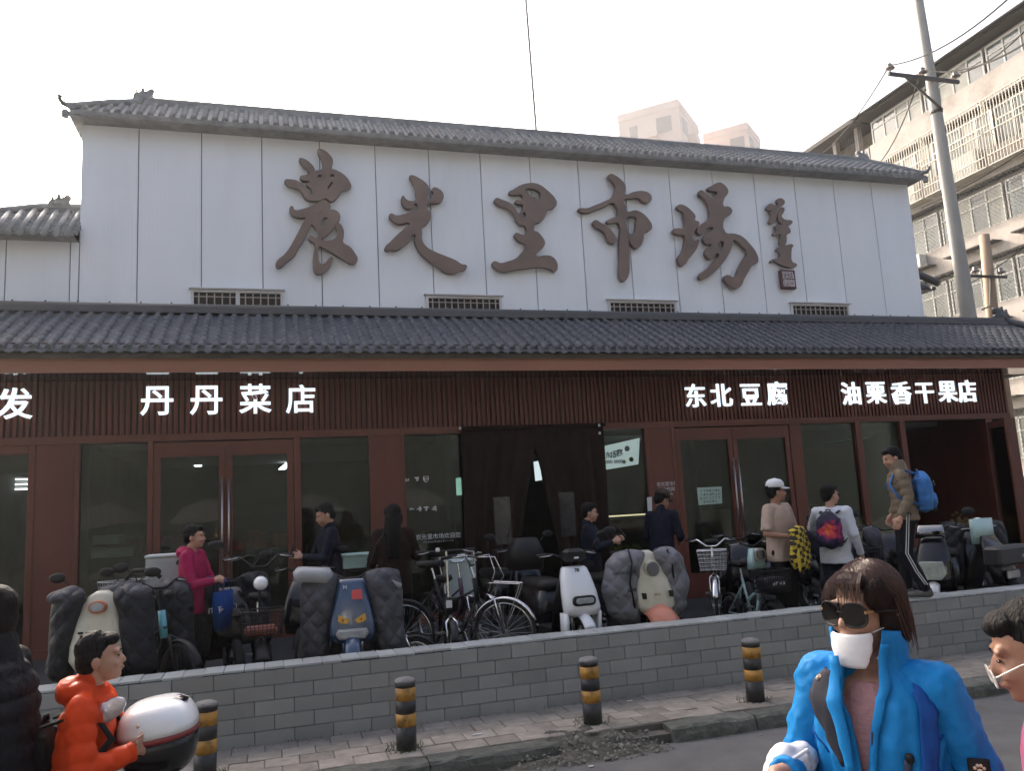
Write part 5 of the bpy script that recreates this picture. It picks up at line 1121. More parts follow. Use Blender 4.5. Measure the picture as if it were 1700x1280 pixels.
# ================================================================ people
m_skin = M('skin', (.42, .23, .155), .5, var=.1, scale=9, bump=.04, bscale=60); m_skin2 = M('skin_tan', (.33, .17, .11), .5, var=.1, scale=9)
m_hair = M('black_hair', (.007, .006, .006), .7, spec=.15, var=.3, scale=30, bump=.5, bscale=120, stretch=(1, 1, .15)); m_hairb = M('brown_hair', (.016, .008, .006), .7, spec=.15, var=.4, scale=30, bump=.5, bscale=120, stretch=(1, 1, .15))
m_eye = M('eye_dark', (.01, .008, .008), .2); m_lip = M('lip', (.3, .11, .09), .5)
def cloth(name, col, rough=.75, bump=.25, bscale=14, var=.15, **k): return M(name, col, rough, var=var, scale=6, bump=bump, bscale=bscale, spec=.1, **k)
V = Vector
def person(loc, rz, h, lab, pose, jacket, trousers, hairm=m_hair, skin=m_skin, vox=.011, hair='short', head=(0, 0), sleeve=1., puffer=0, jr=1., hem=.86, collar=None, shoes=m_blk, legs=True, jname='jacket', tname='trousers', curl=.5, hood=False, face=True, sid=.0, jdisp=.012, long_hair=None, group=None):
    s = h/1.7; J = dict(hipz=.92, lean=0., side=0.)
    lean = pose.get('lean', 0.)
    B = thing  # noqa
    pel = V((0, 0, .95)); 
    def tor(p):     # lean the upper body about the pelvis
        q = V(p)-pel; q = Matrix.Rotation(lean, 3, 'X') @ q; return pel+q
    jt = {}
    for sd, n in ((-1, 'R'), (1, 'L')):
        jt[n+'s'] = tor((sd*.172, .015, 1.385)); jt[n+'e'] = tor((sd*.235, .04, 1.12)); jt[n+'w'] = tor((sd*.245, -.04, .88))
        jt[n+'h'] = V((sd*.09, 0, .92)); jt[n+'k'] = V((sd*.10, -.02, .5)); jt[n+'a'] = V((sd*.105, .03, .09))
    for k, v in pose.items():
        if k in jt: jt[k] = V(v)
    nk = tor((0, .02, 1.43)); hc = tor((0, -.005, 1.585)); hr = Euler((head[1], 0, head[0])).to_matrix()
    dz = V((0, 0, pose.get('drop', 0)))
    sc = lambda p: (V(p)+dz)*s
    Hp = lambda p: sc(hc+hr @ V(p))
    b = MB()
    # ---- body: one continuous skin
    b.ell(Hp((0, .012, .035)), (.076*s, .094*s, .09*s), hr.to_quaternion(), 16, 12); b.ell(Hp((0, -.03, -.03)), (.064*s, .07*s, .085*s), hr.to_quaternion(), 14, 10)
    b.ell(Hp((0, -.062, -.085)), (.034*s, .032*s, .026*s), hr.to_quaternion()); b.cap(Hp((0, -.09, .012)), .008*s, Hp((0, -.108, -.022)), .0115*s)
    for sd in (-1, 1): b.ell(Hp((sd*.08, .012, -.012)), (.014*s, .022*s, .033*s), hr.to_quaternion()); b.ell(Hp((sd*.034, -.074, -.03)), (.024*s, .022*s, .022*s)); b.ell(Hp((sd*.03, -.078, .03)), (.03*s, .014*s, .012*s))
    b.ell(Hp((0, -.094, -.056)), (.026*s, .012*s, .010*s))
    b.cap(sc(nk+V((0, .01, -.03))), .058*s, Hp((0, .02, -.06)), .05*s)
    b.ell(sc(tor((0, .01, 1.3))), (.165*s, .095*s, .14*s)); b.ell(sc(tor((0, .005, 1.12))), (.14*s, .09*s, .16*s)); b.ell(sc(V((0, .01, .95))), (.155*s, .1*s, .12*s))
    hands = {}
    for n in 'RL':
        sd = -1 if n == 'R' else 1; S_, E_, W_ = jt[n+'s'], jt[n+'e'], jt[n+'w']
        b.cap(sc(S_), .052*s, sc(E_), .04*s); b.cap(sc(E_), .04*s, sc(W_), .028*s); b.cap(sc(tor((sd*.09, .01, 1.38))), .06*s, sc(S_), .055*s)
        d = pose.get(n+'hd'); d = V(d).normalized() if d else (W_-E_).normalized()
        up = V(pose.get(n+'up', (sd*1., 0, .2))); up = (up-d*up.dot(d)).normalized(); ac = d.cross(up)    # up: back of hand, ac: across palm
        pc = W_+d*.045
        b.cap(sc(W_), .026*s, sc(pc+ac*.018), .026*s); b.cap(sc(W_), .026*s, sc(pc-ac*.018), .026*s)
        cq = pose.get(n+'c', curl)
        for i, L in enumerate((.07, .08, .075, .058)):
            r0 = pc+d*.035+ac*(.033-.022*i); k1 = r0+(d*math.cos(cq*.7)-up*math.sin(cq*.7))*L*.5; k2 = k1+(d*math.cos(cq*1.8)-up*math.sin(cq*1.8))*L*.5
            b.cap(sc(r0), .0105*s, sc(k1), .0095*s, 7); b.cap(sc(k1), .0095*s, sc(k2), .008*s, 7)
        th = W_+d*.02+ac*.025; t1 = th+(d*.6+ac*.75-up*.2).normalized()*.04; t2 = t1+(d*.9+ac*.1-up*.45).normalized()*.032
        b.cap(sc(th), .014*s, sc(t1), .0115*s, 7); b.cap(sc(t1), .0115*s, sc(t2), .0095*s, 7)
        hands[n] = sc(pc+d*.06-up*.03)
        if legs:
            Hh, K, A = jt[n+'h'], jt[n+'k'], jt[n+'a']
            b.cap(sc(Hh), .08*s, sc(K), .055*s); b.cap(sc(K), .053*s, sc(A), .034*s); f_ = V(pose.get(n+'f', (0, -1, 0))); b.cap(sc(A+V((0, .02, -.04))), .036*s, sc(A+f_*.15+V((0, 0, -.05))), .03*s)
    o = b.build('person', skin, None, voxel=vox*.75, sm=3); o.location = loc; o.rotation_euler = (0, 0, rz); tag(o, lab, 'person', group)
    # ---- face
    if face:
        for sd in (-1, 1):
            MB().ell(Hp((sd*.031, -.087, .008)), (.013*s, .006*s, .0045*s), hr.to_quaternion()).build('eye', m_eye, o, smooth=True)
            MB().cap(Hp((sd*.016, -.091, .032)), .0035*s, Hp((sd*.05, -.079, .033)), .003*s, 6).build('eyebrow', hairm, o, smooth=True)
        MB().ell(Hp((0, -.1, -.056)), (.021*s, .006*s, .007*s), hr.to_quaternion()).build('mouth', m_lip, o, smooth=True)
    # ---- hair
    if hair:
        q = MB(); qt = hr.to_quaternion()
        q.ell(Hp((0, .028, .052)), (.086*s, .096*s, .088*s), qt, 16, 10); q.ell(Hp((0, .06, .0)), (.08*s, .06*s, .085*s), qt)
        q.ell(Hp((0, -.04, .088)), ((.058 if hair == 'bob' else .066)*s, (.042 if hair == 'bob' else .05)*s, (.03 if hair == 'bob' else .036)*s), qt)
        for sd in (-1, 1): q.ell(Hp((sd*.068, .03, .02)), (.02*s, .045*s, .05*s), qt)
        if hair == 'bob' or hair == 'long':
            for sd in (-1, 1): q.ell(Hp((sd*.072, .03, -.03)), (.026*s, .06*s, .075*s), qt); q.ell(Hp((sd*.066, -.02, .05)), (.028*s, .05*s, .05*s), qt)
            q.ell(Hp((0, .075, -.05)), (.085*s, .045*s, .09*s), qt)
        if hair == 'long':
            q.loft([[sc(tor(p_)) for p_ in sring(0, .075+.05*min(1, i/4), 1.58-.045*i, .085+.03*min(1, i/4)-.004*i, .04, 16, 2.2)] for i in range(11)])
        rH = random.Random(int(h*1000))
        for i in range(0 if vox > .009 else 8):
            a = rH.uniform(0, 6.28); e = rH.uniform(.2, 1.4); pz = V((.088*math.cos(a)*math.cos(e), .03+.098*math.sin(a)*math.cos(e), .055+.09*math.sin(e)))
            tn = V((-pz.y, pz.x, -.5)).normalized(); q.cap(Hp(pz*.97), .008*s, Hp(pz+tn*.035), .003*s, 5)
        q.build('hair', hairm, o, voxel=vox*.7, sm=2, disp=.007*s, dsz=.025)
    # ---- jacket
    R = jr; jo = None
    def sleeve_mb(n, q, rad0=.063, end=.93):
        S_, E_, W_ = jt[n+'s'], jt[n+'e'], jt[n+'w']; pts = []; rs = []
        sd = -1 if n == 'R' else 1
        N = 26; L1, L2 = (E_-S_).length, (W_-E_).length*end; stop = .5 if sleeve < .6 else 1
        for i in range(int(N*stop)+1):
            d = (L1+L2)*i/N
            p_ = S_+(E_-S_)*(d/L1) if d < L1 else E_+(W_-E_)*((d-L1)/(W_-E_).length)
            k = i/N; r_ = rad0*(1.0-.38*k if sleeve >= .6 else 1-.1*k)
            if puffer: r_ += .012*abs(math.sin(d*math.pi/.085))**.55
            else: r_ += .004*math.sin(d*60)*(1 if .35 < k < .65 else .3)
            pts.append(sc(p_)); rs.append(r_*R*s)
        q.tube(pts, rs, 14); q.ell(pts[0], rs[0]*1.02); q.cap(sc(tor((sd*.06, .015, 1.385))), .066*R*s, pts[0], rs[0])
        if sleeve >= .6: q.ell(sc(E_), .056*R*s)
        return q
    PR = [(hem, .176, .122), (.95, .168, .118), (1.08, .158, .112), (1.2, .166, .116), (1.3, .168, .116), (1.355, .15, .106), (1.4, .115, .09), (1.45, .066, .066)]
    def ringz(z):
        for (a, w0, d0), (c, w1, d1) in zip(PR, PR[1:]):
            if z <= c: k = (z-a)/(c-a); return w0+(w1-w0)*k, d0+(d1-d0)*k
        return PR[-1][1:]
    if jacket is not None:
        q = MB(); rings = []; z = hem; st_ = .0125 if puffer else .03
        while z < 1.451:
            w_, d_ = ringz(z); e_ = .014*abs(math.sin(z*math.pi/.085))**.55 if puffer and z < 1.4 else 0
            c_ = tor((0, .012, z)) if z > .95 else V((0, .012, z))
            rings.append([sc(c_+p_) for p_ in sring(0, 0, 0, (w_+e_)*R, (d_+e_)*R, 24, 2.5)]); z += st_
        q.loft(rings)
        for n in 'RL': sleeve_mb(n, q)
        if collar: q.cap(sc(nk+V((0, .02, -.02))), .08*s*collar, sc(nk+V((0, .012, .045*collar))), .07*s*collar)
        if hood:
            q.ell(sc(tor((0, .11, 1.43))), (.12*s, .07*s, .07*s)); q.ell(sc(tor((-.085, .05, 1.44))), (.045*s, .08*s, .045*s)); q.ell(sc(tor((.085, .05, 1.44))), (.045*s, .08*s, .045*s))
        jo = q.build(jname, jacket, o, voxel=vox*1.0, sm=1 if puffer else 2, disp=jdisp, dsz=.06)
    # ---- trousers and shoes
    if legs:
        q = MB(); q.ell(sc(V((0, .012, .93))), (.175*s, .118*s, .1*s)); q.ell(sc(V((0, .015, .86))), (.18*s, .12*s, .09*s))
        for n in 'RL':
            Hh, K, A = jt[n+'h'], jt[n+'k'], jt[n+'a']; q.cap(sc(Hh), .1*s, sc(K), .078*s); q.cap(sc(K), .077*s, sc(A+(K-A)*.06), .062*s)
        q.build(tname, trousers, o, voxel=vox*1.15, sm=4, disp=.015, dsz=.09)
        for n in 'RL':
            A = jt[n+'a']; f_ = V(pose.get(n+'f', (0, -1, 0)))
            MB().cap(sc(A+V((0, .03, -.045))), .044*s, sc(A+f_*.17+V((0, 0, -.052))), .037*s).ell(sc(A+V((0, .01, -.01))), (.045*s, .055*s, .05*s)).build('shoe', shoes, o, voxel=vox, sm=2)
    return o, sc, tor, jt, Hp, hands, (jo, sleeve_mb)
def on(o, loc):     # a person-space point in world space
    return Matrix.Translation(o.location) @ Matrix.Rotation(o.rotation_euler.z, 4, 'Z') @ V(loc)
def backpack(o, tor, sc, mat, lab, w_=.15, d_=.09, hgt=.22, zc=1.2, strapm=None, off=.2, pocket=None):
    t = thing('backpack', tuple(on(o, sc(tor((0, off, zc-hgt))))), lab, 'backpack', rz=o.rotation_euler.z)
    lean = 0; k = sc((0, 0, 1)).z/1.0
    b = MB(); b.ell((0, 0, hgt), (w_, d_, hgt)); b.ell((0, .0, hgt*.6), (w_*1.05, d_*1.05, hgt*.55)); b.ell((0, 0, hgt*1.4), (w_*.92, d_*.9, hgt*.5)); b.box(-w_*.8, -d_*.8, hgt*.15, w_*.8, d_*.5, hgt*1.6)
    b.build('bag_body', mat, t, voxel=.012, sm=4, disp=.02, dsz=.06)
    b = MB(); b.ell((0, d_*.8, hgt*.6), (w_*.75, d_*.5, hgt*.42)); b.build('front_pocket', pocket or mat, t, voxel=.012, sm=3, disp=.015, dsz=.05)
    MB().tube([(-.03, -d_*.4, hgt*1.9), (-.02, -d_*.4, hgt*2.05), (.02, -d_*.4, hgt*2.05), (.03, -d_*.4, hgt*1.9)], .008, 6).build('grab_loop', strapm or mat, t, smooth=True)
    for sd in (-1, 1):
        pts = [V((sd*.09, -d_*.5, hgt*1.85)), V((sd*.105, -d_-.08, hgt*2.05)), V((sd*.115, -d_-.2, hgt*1.85)), V((sd*.125, -d_-.245, hgt*1.4)), V((sd*.15, -d_-.17, hgt*.75)), V((sd*.14, -d_*.5, hgt*.35))]
        MB().tube(pts, .022, 8, flat=.35).build('strap', strapm or mat, t, smooth=True)
    MB().tube([(-w_*.6, d_*1.02, hgt*1.25), (0, d_*1.1, hgt*1.5), (w_*.6, d_*1.02, hgt*1.25)], .006, 5).build('zip', m_blk, t)
    return t
def phone(o, p, lab, rz=0):
    t = thing('phone', tuple(on(o, p)), lab, 'phone', rz=o.rotation_euler.z+rz); MB().bbox(-.036, -.005, -.05, .036, .005, .09, .003).xf(Matrix.Rotation(-.6, 4, 'X')).build('case', m_blk, t)
    MB().box(-.032, .0055, -.045, .032, .0065, .085).xf(Matrix.Rotation(-.6, 4, 'X')).build('screen', m_lensd, t); return t
c_blk = cloth('black_cloth', (.012, .012, .014)); c_navy = cloth('navy_cloth', (.010, .012, .022)); c_dk = cloth('dark_trousers', (.012, .012, .014)); c_jean = cloth('dark_denim', (.018, .022, .035)); c_brown = cloth('dark_brown_coat', (.02, .011, .009))
c_mag = cloth('magenta_nylon', (.32, .012, .07), .45); c_tee = cloth('beige_cotton', (.42, .32, .26)); c_wht = cloth('white_cotton', (.6, .63, .68)); c_taupe = cloth('taupe_nylon', (.17, .135, .095), .42, bump=.3, bscale=9)
def gx(px, Y): return atY(px, 950, Y).x
# woman in pink by the left door
hold = dict(Re=(-.24, -.08, 1.1), Rw=(-.1, -.27, 1.13), Le=(.24, -.08, 1.1), Lw=(.06, -.27, 1.12), Rhd=(1, -.4, .3), Lhd=(-1, -.4, .2))
o, sc, tor, jt, Hp, hands, jo = person((gx(322, 8.7), 8.7, FZ), rad(72), 1.58, 'woman in a magenta hooded jacket standing by the left door', hold, c_mag, c_dk, hair='short', skin=m_skin, hood=True, head=(rad(8), rad(3)), hem=.8, jr=1.08)
bg = thing('shopping_bag', tuple(on(o, sc((.02, -.3, .62)))), 'blue shopping bag with white print held by the woman in magenta', 'bag', rz=o.rotation_euler.z)
MB().loft([sring(0, 0, 0, .15, .05), sring(0, 0, .2, .17, .07), sring(0, 0, .36, .19, .05)]).build('bag_body', cloth('blue_bag', (.012, .05, .2), .5), bg, smooth=True)
for y_ in (-.04, .04): MB().tube([(-.1, y_, .35), (-.06, y_, .48), (.06, y_, .48), (.1, y_, .35)], .006, 5).build('handle', M('blue_strap', (.01, .04, .16), .6), bg)
for sd in (-1, 1):
    o2 = scrawl(2, .075, m_wht, 'print', .001, 31); o2.parent = bg; o2.matrix_basis = Matrix.Rotation(rad(90*sd), 4, 'Z') @ facing(0, -.172, .2)
# man in black with phone
o, sc, tor, jt, Hp, hands, jo = person((gx(548, 9.55), 9.55, FZ), rad(-78), 1.74, 'man in black jacket looking down at his phone by the left door', dict(lean=.06, Re=(-.22, -.12, 1.12), Rw=(-.1, -.32, 1.15), Le=(.22, -.12, 1.12), Lw=(.06, -.32, 1.15), Rhd=(.5, -1, .3), Lhd=(-.4, -1, .3)), c_navy, c_dk, head=(rad(-5), rad(22)), collar=.9)
phone(o, sc((0, -.43, 1.2)), 'phone held up by the man in black')
# woman with long hair
o, sc, tor, jt, Hp, hands, jo = person((gx(655, 9.2), 9.2, FZ), rad(168), 1.68, 'long-haired woman in dark brown coat seen from behind beside the pillar', dict(Re=(-.25, -.05, 1.13), Rw=(-.2, -.25, 1.2), Lw=(.3, -.06, .9)), c_brown, c_dk, hair='long', hem=.72, jr=1.12, head=(rad(25), rad(5)))
hb = thing('handbag', tuple(on(o, sc((.3, .08, .78)))), 'small dark red handbag at the hip of the long-haired woman', 'bag', rz=o.rotation_euler.z)
MB().bbox(-.04, -.1, 0, .04, .1, .18, .02).build('bag_body', M('dark_red_leather', (.1, .02, .018), .4), hb); MB().tube([(0, -.09, .17), (-.12, -.1, .5), (-.2, 0, .62), (-.12, .1, .5), (0, .09, .17)], .006, 5).build('strap', m_blk, hb); MB().bbox(.041, -.09, .06, .046, .09, .17, .002).build('flap', M('flap_leather', (.12, .025, .02), .4), hb)
# person with phone right of curtain
o, sc, tor, jt, Hp, hands, jo = person((gx(985, 9.4), 9.4, FZ), rad(62), 1.58, 'person in dark navy jacket holding a phone right of the curtain', dict(Re=(-.22, -.12, 1.14), Rw=(-.1, -.3, 1.2), Le=(.22, -.12, 1.14), Lw=(.06, -.32, 1.2), Rhd=(.4, -1, .5), Lhd=(-.4, -1, .5)), c_navy, c_dk, head=(rad(10), rad(8)), collar=.9)
phone(o, sc((0, -.42, 1.3)), 'phone held by the person right of the curtain')
# man in dark cap
o, sc, tor, jt, Hp, hands, jo = person((gx(1103, 9.8), 9.8, FZ), rad(128), 1.70, 'man in black jacket and dark cap facing the brown pillar', dict(lean=.16, Re=(-.24, -.06, 1.1), Rw=(-.16, -.22, 1.05), Le=(.24, -.06, 1.1), Lw=(.16, -.22, 1.05)), c_navy, c_dk, head=(rad(-30), rad(24)), skin=m_skin2, collar=.9)
def capm(o, Hp, head, mat, lab, s=1.):
    hr = Euler((head[1], 0, head[0])).to_matrix().to_4x4()
    c = thing('cap', tuple(on(o, Hp((0, .015, .06)))), lab, 'cap', rz=o.rotation_euler.z)
    fx = hr
    MB().lathe([(.098*s, -.01), (.1*s, .015), (.092*s, .05), (.066*s, .08), (.02*s, .093), (.001, .094)], 18).xf(fx @ Matrix.Scale(1.08, 4, (0, 1, 0))).build('crown', mat, c, smooth=True)
    MB().grid(lambda u, v: fx @ V((.1*s*(1-.25*v)*(2*u-1), -.075*s-.1*s*v*(1-.5*(2*u-1)**2)+.045*(2*u-1)**2, .0-.02*v-.014*(2*u-1)**2)), 10, 6).build('peak', mat, c, smooth=True, solid=.006)
    MB().ell(fx @ V((0, 0, .094)), .008*s).build('button', mat, c)
    return c
capm(o, Hp, (rad(-30), rad(24)), cloth('camo_cap', (.05, .04, .03), var=.6), 'dark patterned peaked cap on the man by the pillar')
# man in beige T-shirt
HD = (rad(52), rad(2))
o, sc, tor, jt, Hp, hands, jo = person((gx(1302, 8.35), 8.35, FZ), rad(22), 1.72, 'man in beige T-shirt and white cap holding a checked jacket', dict(Re=(-.27, .0, 1.12), Rw=(-.12, -.2, 1.08), Le=(.27, .0, 1.12), Lw=(.1, -.22, 1.06), Rhd=(1, -.4, 0), Lhd=(-1, -.4, 0)), c_tee, c_dk, hair='short', head=HD, skin=m_skin2, sleeve=.5, jr=1.1, jname='t_shirt', hem=.8)
capm(o, Hp, HD, cloth('white_cap', (.66, .67, .68)), 'white peaked cap on the man in beige')
def checks(name):
    m = M(name, (1, 1, 1), .8, bump=.2, bscale=14); n = m.node_tree.nodes; l = m.node_tree.links; b_ = n['Principled BSDF']
    tc = n.new('ShaderNodeTexCoord'); r = n.new('ShaderNodeMapping'); r.inputs['Rotation'].default_value = (0, .35, 0); r.inputs['Scale'].default_value = (1, .001, 1); r.inputs['Location'].default_value = (.003, .003, .003); l.new(tc.outputs['Object'], r.inputs[0])
    c1 = n.new('ShaderNodeTexChecker'); c1.inputs['Scale'].default_value = 22; c1.inputs['Color1'].default_value = (.5, .36, .03, 1); c1.inputs['Color2'].default_value = (.012, .012, .01, 1)
    l.new(r.outputs[0], c1.inputs[0]); l.new(c1.outputs[0], b_.inputs['Base Color']); return m
jk = thing('checked_jacket', tuple(on(o, sc((-.06, -.27, .76)))), 'yellow and black checked jacket draped over the arm of the man in beige', 'jacket', rz=o.rotation_euler.z)
b = MB(); b.ell((-.02, 0, .37), (.13, .08, .07)); b.ell((-.05, -.01, .25), (.12, .07, .14)); b.ell((.07, 0, .22), (.1, .07, .14)); b.ell((.05, -.01, .06), (.13, .06, .12)); b.ell((-.12, 0, .1), (.06, .05, .15))
b.build('body_cloth', checks('checked_cloth'), jk, voxel=.013, sm=4, disp=.04, dsz=.06); MB().ell((-.13, -.06, .06), (.035, .012, .13)).build('yellow_panel', M('yellow_cloth', (.55, .4, .03), .7), jk, voxel=.01)
# boy with tie-dye backpack
o, sc, tor, jt, Hp, hands, jo = person((gx(1392, 8.15), 8.15, FZ), rad(128), 1.64, 'boy with glasses in white shirt reaching out, rainbow backpack on his back', dict(Le=(.3, -.16, 1.2), Lw=(.3, -.42, 1.16), Lhd=(.1, -1, .1), Rw=(-.26, -.1, .86)), c_wht, c_jean, head=(rad(-38), rad(3)), jr=1.08, hem=.78, jname='shirt')
for sd in (-1, 1): MB().tube([Hp((sd*.006+.03*sd+.022*math.cos(6.283*i/12), -.098, .006+.018*math.sin(6.283*i/12))) for i in range(13)], .002, 5).build('glasses_rim', m_blk, o)
def tiedye():
    m = M('tie_dye', (1, 1, 1), .75, bump=.2, bscale=14); n = m.node_tree.nodes; l = m.node_tree.links; b_ = n['Principled BSDF']
    tc = n.new('ShaderNodeTexCoord'); sp = n.new('ShaderNodeVectorMath'); sp.operation = 'SUBTRACT'; sp.inputs[1].default_value = (-.02, 0, .2); l.new(tc.outputs['Object'], sp.inputs[0])
    ln = n.new('ShaderNodeVectorMath'); ln.operation = 'LENGTH'; l.new(sp.outputs[0], ln.inputs[0])
    nz = n.new('ShaderNodeTexNoise'); nz.inputs['Scale'].default_value = 22; nz.inputs['Detail'].default_value = 6; l.new(tc.outputs['Object'], nz.inputs[0])
    ad = n.new('ShaderNodeMath'); ad.operation = 'MULTIPLY_ADD'; ad.inputs[1].default_value = .16; l.new(nz.outputs[0], ad.inputs[0]); l.new(ln.outputs['Value'], ad.inputs[2])
    mr = n.new('ShaderNodeMapRange'); mr.inputs['From Min'].default_value = .05; mr.inputs['From Max'].default_value = .27; l.new(ad.outputs[0], mr.inputs['Value'])
    cr = n.new('ShaderNodeValToRGB'); e = cr.color_ramp.elements; e[0].position = 0; e[0].color = (.02, .04, .12, 1); e[1].position = 1; e[1].color = (.012, .012, .03, 1)
    for p_, c_ in ((.18, (.03, .2, .16, 1)), (.32, (.1, .3, .03, 1)), (.45, (.55, .4, .02, 1)), (.57, (.5, .05, .015, 1)), (.68, (.35, .015, .09, 1)), (.8, (.03, .015, .08, 1))):
        q = e.new(p_); q.color = c_
    l.new(mr.outputs[0], cr.inputs[0]); l.new(cr.outputs[0], b_.inputs['Base Color']); return m
backpack(o, tor, sc, tiedye(), 'rainbow tie-dye backpack worn by the boy in white', .15, .09, .22, 1.17, M('strap_dark', (.015, .018, .03), .7))
# student on the wall
WZ = WT+.02
pS = atY(1528, 998, WY+.13); hS = atY(1490, 748, WY+.13).z-WZ
o, sc, tor, jt, Hp, hands, jo = person((pS.x-.06, WY+.13, WZ), rad(-122), hS*1.02, 'student in taupe puffer jacket standing on the low wall, blue backpack', dict(lean=.1, Lk=(.1, -.06, .5), La=(.12, .1, .09), Rk=(-.1, -.05, .5), Ra=(-.08, -.06, .09), Rw=(-.26, -.1, .92), Lw=(.28, -.1, .9), Re=(-.26, .0, 1.13)), c_taupe, cloth('black_track', (.010, .010, .013)), puffer=1, head=(rad(15), rad(18)), hem=.86, shoes=M('grey_shoe', (.07, .07, .065), .7), hood=False, collar=1.35)
cl = cloth('blue_backpack', (.05, .17, .42), .6, var=.35)
backpack(o, tor, sc, cl, 'large light blue backpack worn by the student on the wall', .155, .1, .225, 1.14, cl, .22)
for sd, n in ((-1, 'R'), (1, 'L')):
    for dy in (-.012, .012):
        A, K, Hh = jt[n+'a'], jt[n+'k'], jt[n+'h']
        MB().tube([sc(Hh+V((sd*.098, dy, .02))), sc((Hh+K)/2+V((sd*.088, dy, 0))), sc(K+V((sd*.078, dy, 0))), sc((K+A)/2+V((sd*.07, dy, 0))), sc(A+V((sd*.062, dy, .06)))], .005, 5).build('side_stripe', M('white_stripe', (.55, .55, .56), .7), o)
# ---- boy in orange, rider, tail box scooter (near, left)
DB = 3.7
Pb = atD(138, 1102, 3.5)
m_or = cloth('orange_nylon', (.6, .055, .012), .45, bump=.3, bscale=10)
hb_ = 1.46; sB = hb_/1.7; dropB = -.02
o, sc, tor, jt, Hp, hands, jo = person((Pb.x, Pb.y, Pb.z-1.585*sB-dropB), rad(88), hb_, 'boy in an orange puffer jacket leaning on the white scooter box', dict(lean=.12, Re=(-.25, -.06, 1.1), Rw=(-.08, -.27, 1.14), Le=(.22, -.14, 1.13), Lw=(.02, -.25, 1.2), Rhd=(.8, -.5, .1), Lhd=(-.8, -.4, -.2), Lk=(.14, -.4, .85), La=(.16, -.36, .42), Rk=(-.14, -.4, .85), Ra=(-.16, -.36, .42), Rc=.5), m_or, cloth('brown_trousers', (.03, .018, .014)), puffer=1, vox=.008, head=(rad(4), rad(-2)), hood=True, collar=1.0, jr=1.0)
backpack(o, tor, sc, cloth('black_bag', (.012, .012, .014)), 'dark school backpack on the boy in orange', .12, .06, .15, 1.1, c_blk, .19)
m_silv = M('silver_film', (.55, .5, .52), .2, metal=.5, var=.25, scale=8, bump=.5, bscale=14)
fl_ = thing('silver_bag', tuple(on(o, sc((-.12, -.17, 1.3)))), 'shiny silver plastic bag tucked under the chin of the boy in orange', 'bag', rz=o.rotation_euler.z)
b = MB(); b.ell((.02, .1, .07), (.025, .05, .04)); b.ell((.01, .03, .03), (.022, .09, .045), Euler((-.55, 0, 0))); b.build('bag_film', m_silv, fl_, voxel=.008, sm=2, disp=.02, dsz=.04)
# scooter carrying them
bc = atD(264, 1215, DB-.05)
ts = thing('tail_box_scooter', (bc.x, bc.y, 0), 'near scooter at left carrying rider and boy, white and black tail box', 'scooter')
bw, bd = .168, .2
def hemi(n0, n1, sgn, hh, k=1.):
    rings = []
    for i in range(n0, n1+1):
        a = i/8*math.pi/2; rings.append(sring(0, 0, sgn*hh*math.sin(a), bw*k*math.cos(a)**.6+.002, bd*k*math.cos(a)**.6+.002, 28, 2.6))
    return rings
tb = MB().loft(hemi(0, 8, 1, .135)).xf(Matrix.Translation((0, 0, bc.z+.012)) @ Matrix.Rotation(rad(-6), 4, 'Y')).build('box_lid', m_wpaint, ts, smooth=True)
MB().loft(hemi(0, 6, -1, .17, .99)).xf(Matrix.Translation((0, 0, bc.z-.012)) @ Matrix.Rotation(rad(-6), 4, 'Y')).build('box_base', m_blp, ts, smooth=True)
MB().loft([sring(0, 0, -.012, bw*1.01, bd*1.01, 28, 2.6), sring(0, 0, .0, bw*1.02, bd*1.02, 28, 2.6), sring(0, 0, .01, bw*1.01, bd*1.01, 28, 2.6)]).xf(Matrix.Translation((0, 0, bc.z)) @ Matrix.Rotation(rad(-6), 4, 'Y')).build('red_trim', M('red_trim', (.2, .02, .02), .4), ts, smooth=True)
MB().loft([sring(.03, -.02, .125, .075, .05, 20), sring(.04, -.02, .14, .07, .045, 20), sring(.09, -.02, .12, .05, .05, 20)]).xf(Matrix.Translation((0, 0, bc.z+.0)) @ Matrix.Rotation(rad(-6), 4, 'Y')).build('lid_panel', m_blp, ts, smooth=True)
wheel(ts, (0, 0, 0), .24, .05, m_alu, 6, cast=True); w0 = ts.children[-1]; 
w0.matrix_basis = Matrix.Translation((-.12, 0, .24)) @ Matrix.Rotation(math.pi/2, 4, 'Z')
wheel(ts, (0, 0, 0), .24, .05, m_alu, 6, cast=True); ts.children[-1].matrix_basis = Matrix.Translation((-1.4, 0, .24)) @ Matrix.Rotation(math.pi/2, 4, 'Z')
MB().loft([[V((x, y*w_, z)) for y, z in ((-.15, z0), (-.17, (z0+z1)/2), (-.13, z1), (.13, z1), (.17, (z0+z1)/2), (.15, z0))] for x, w_, z0, z1 in ((.16, .5, .55, .7), (-.05, .9, .45, .72), (-.5, 1., .35, .7), (-.62, .8, .28, .5))]).build('rear_body', m_blp, ts, smooth=True)
MB().loft([sring(-.32, 0, .7, .36, .14), sring(-.32, 0, .76, .37, .15), sring(-.32, 0, .79, .34, .12)]).build('seat', m_seatm, ts, smooth=True)
MB().bbox(-1.05, -.16, .25, -.6, .16, .33, .02).build('floorboard', m_blp, ts); MB().loft([sring(-1.12, 0, .3, .05, .19), sring(-1.2, 0, .7, .06, .17), sring(-1.18, 0, .98, .05, .12)]).build('front_shield', m_blp, ts, smooth=True)
MB().tube([(-1.12, -.33, 1.04), (-1.18, 0, 1.0), (-1.12, .33, 1.04)], .014, 8).build('handlebar', m_blk, ts, smooth=True)
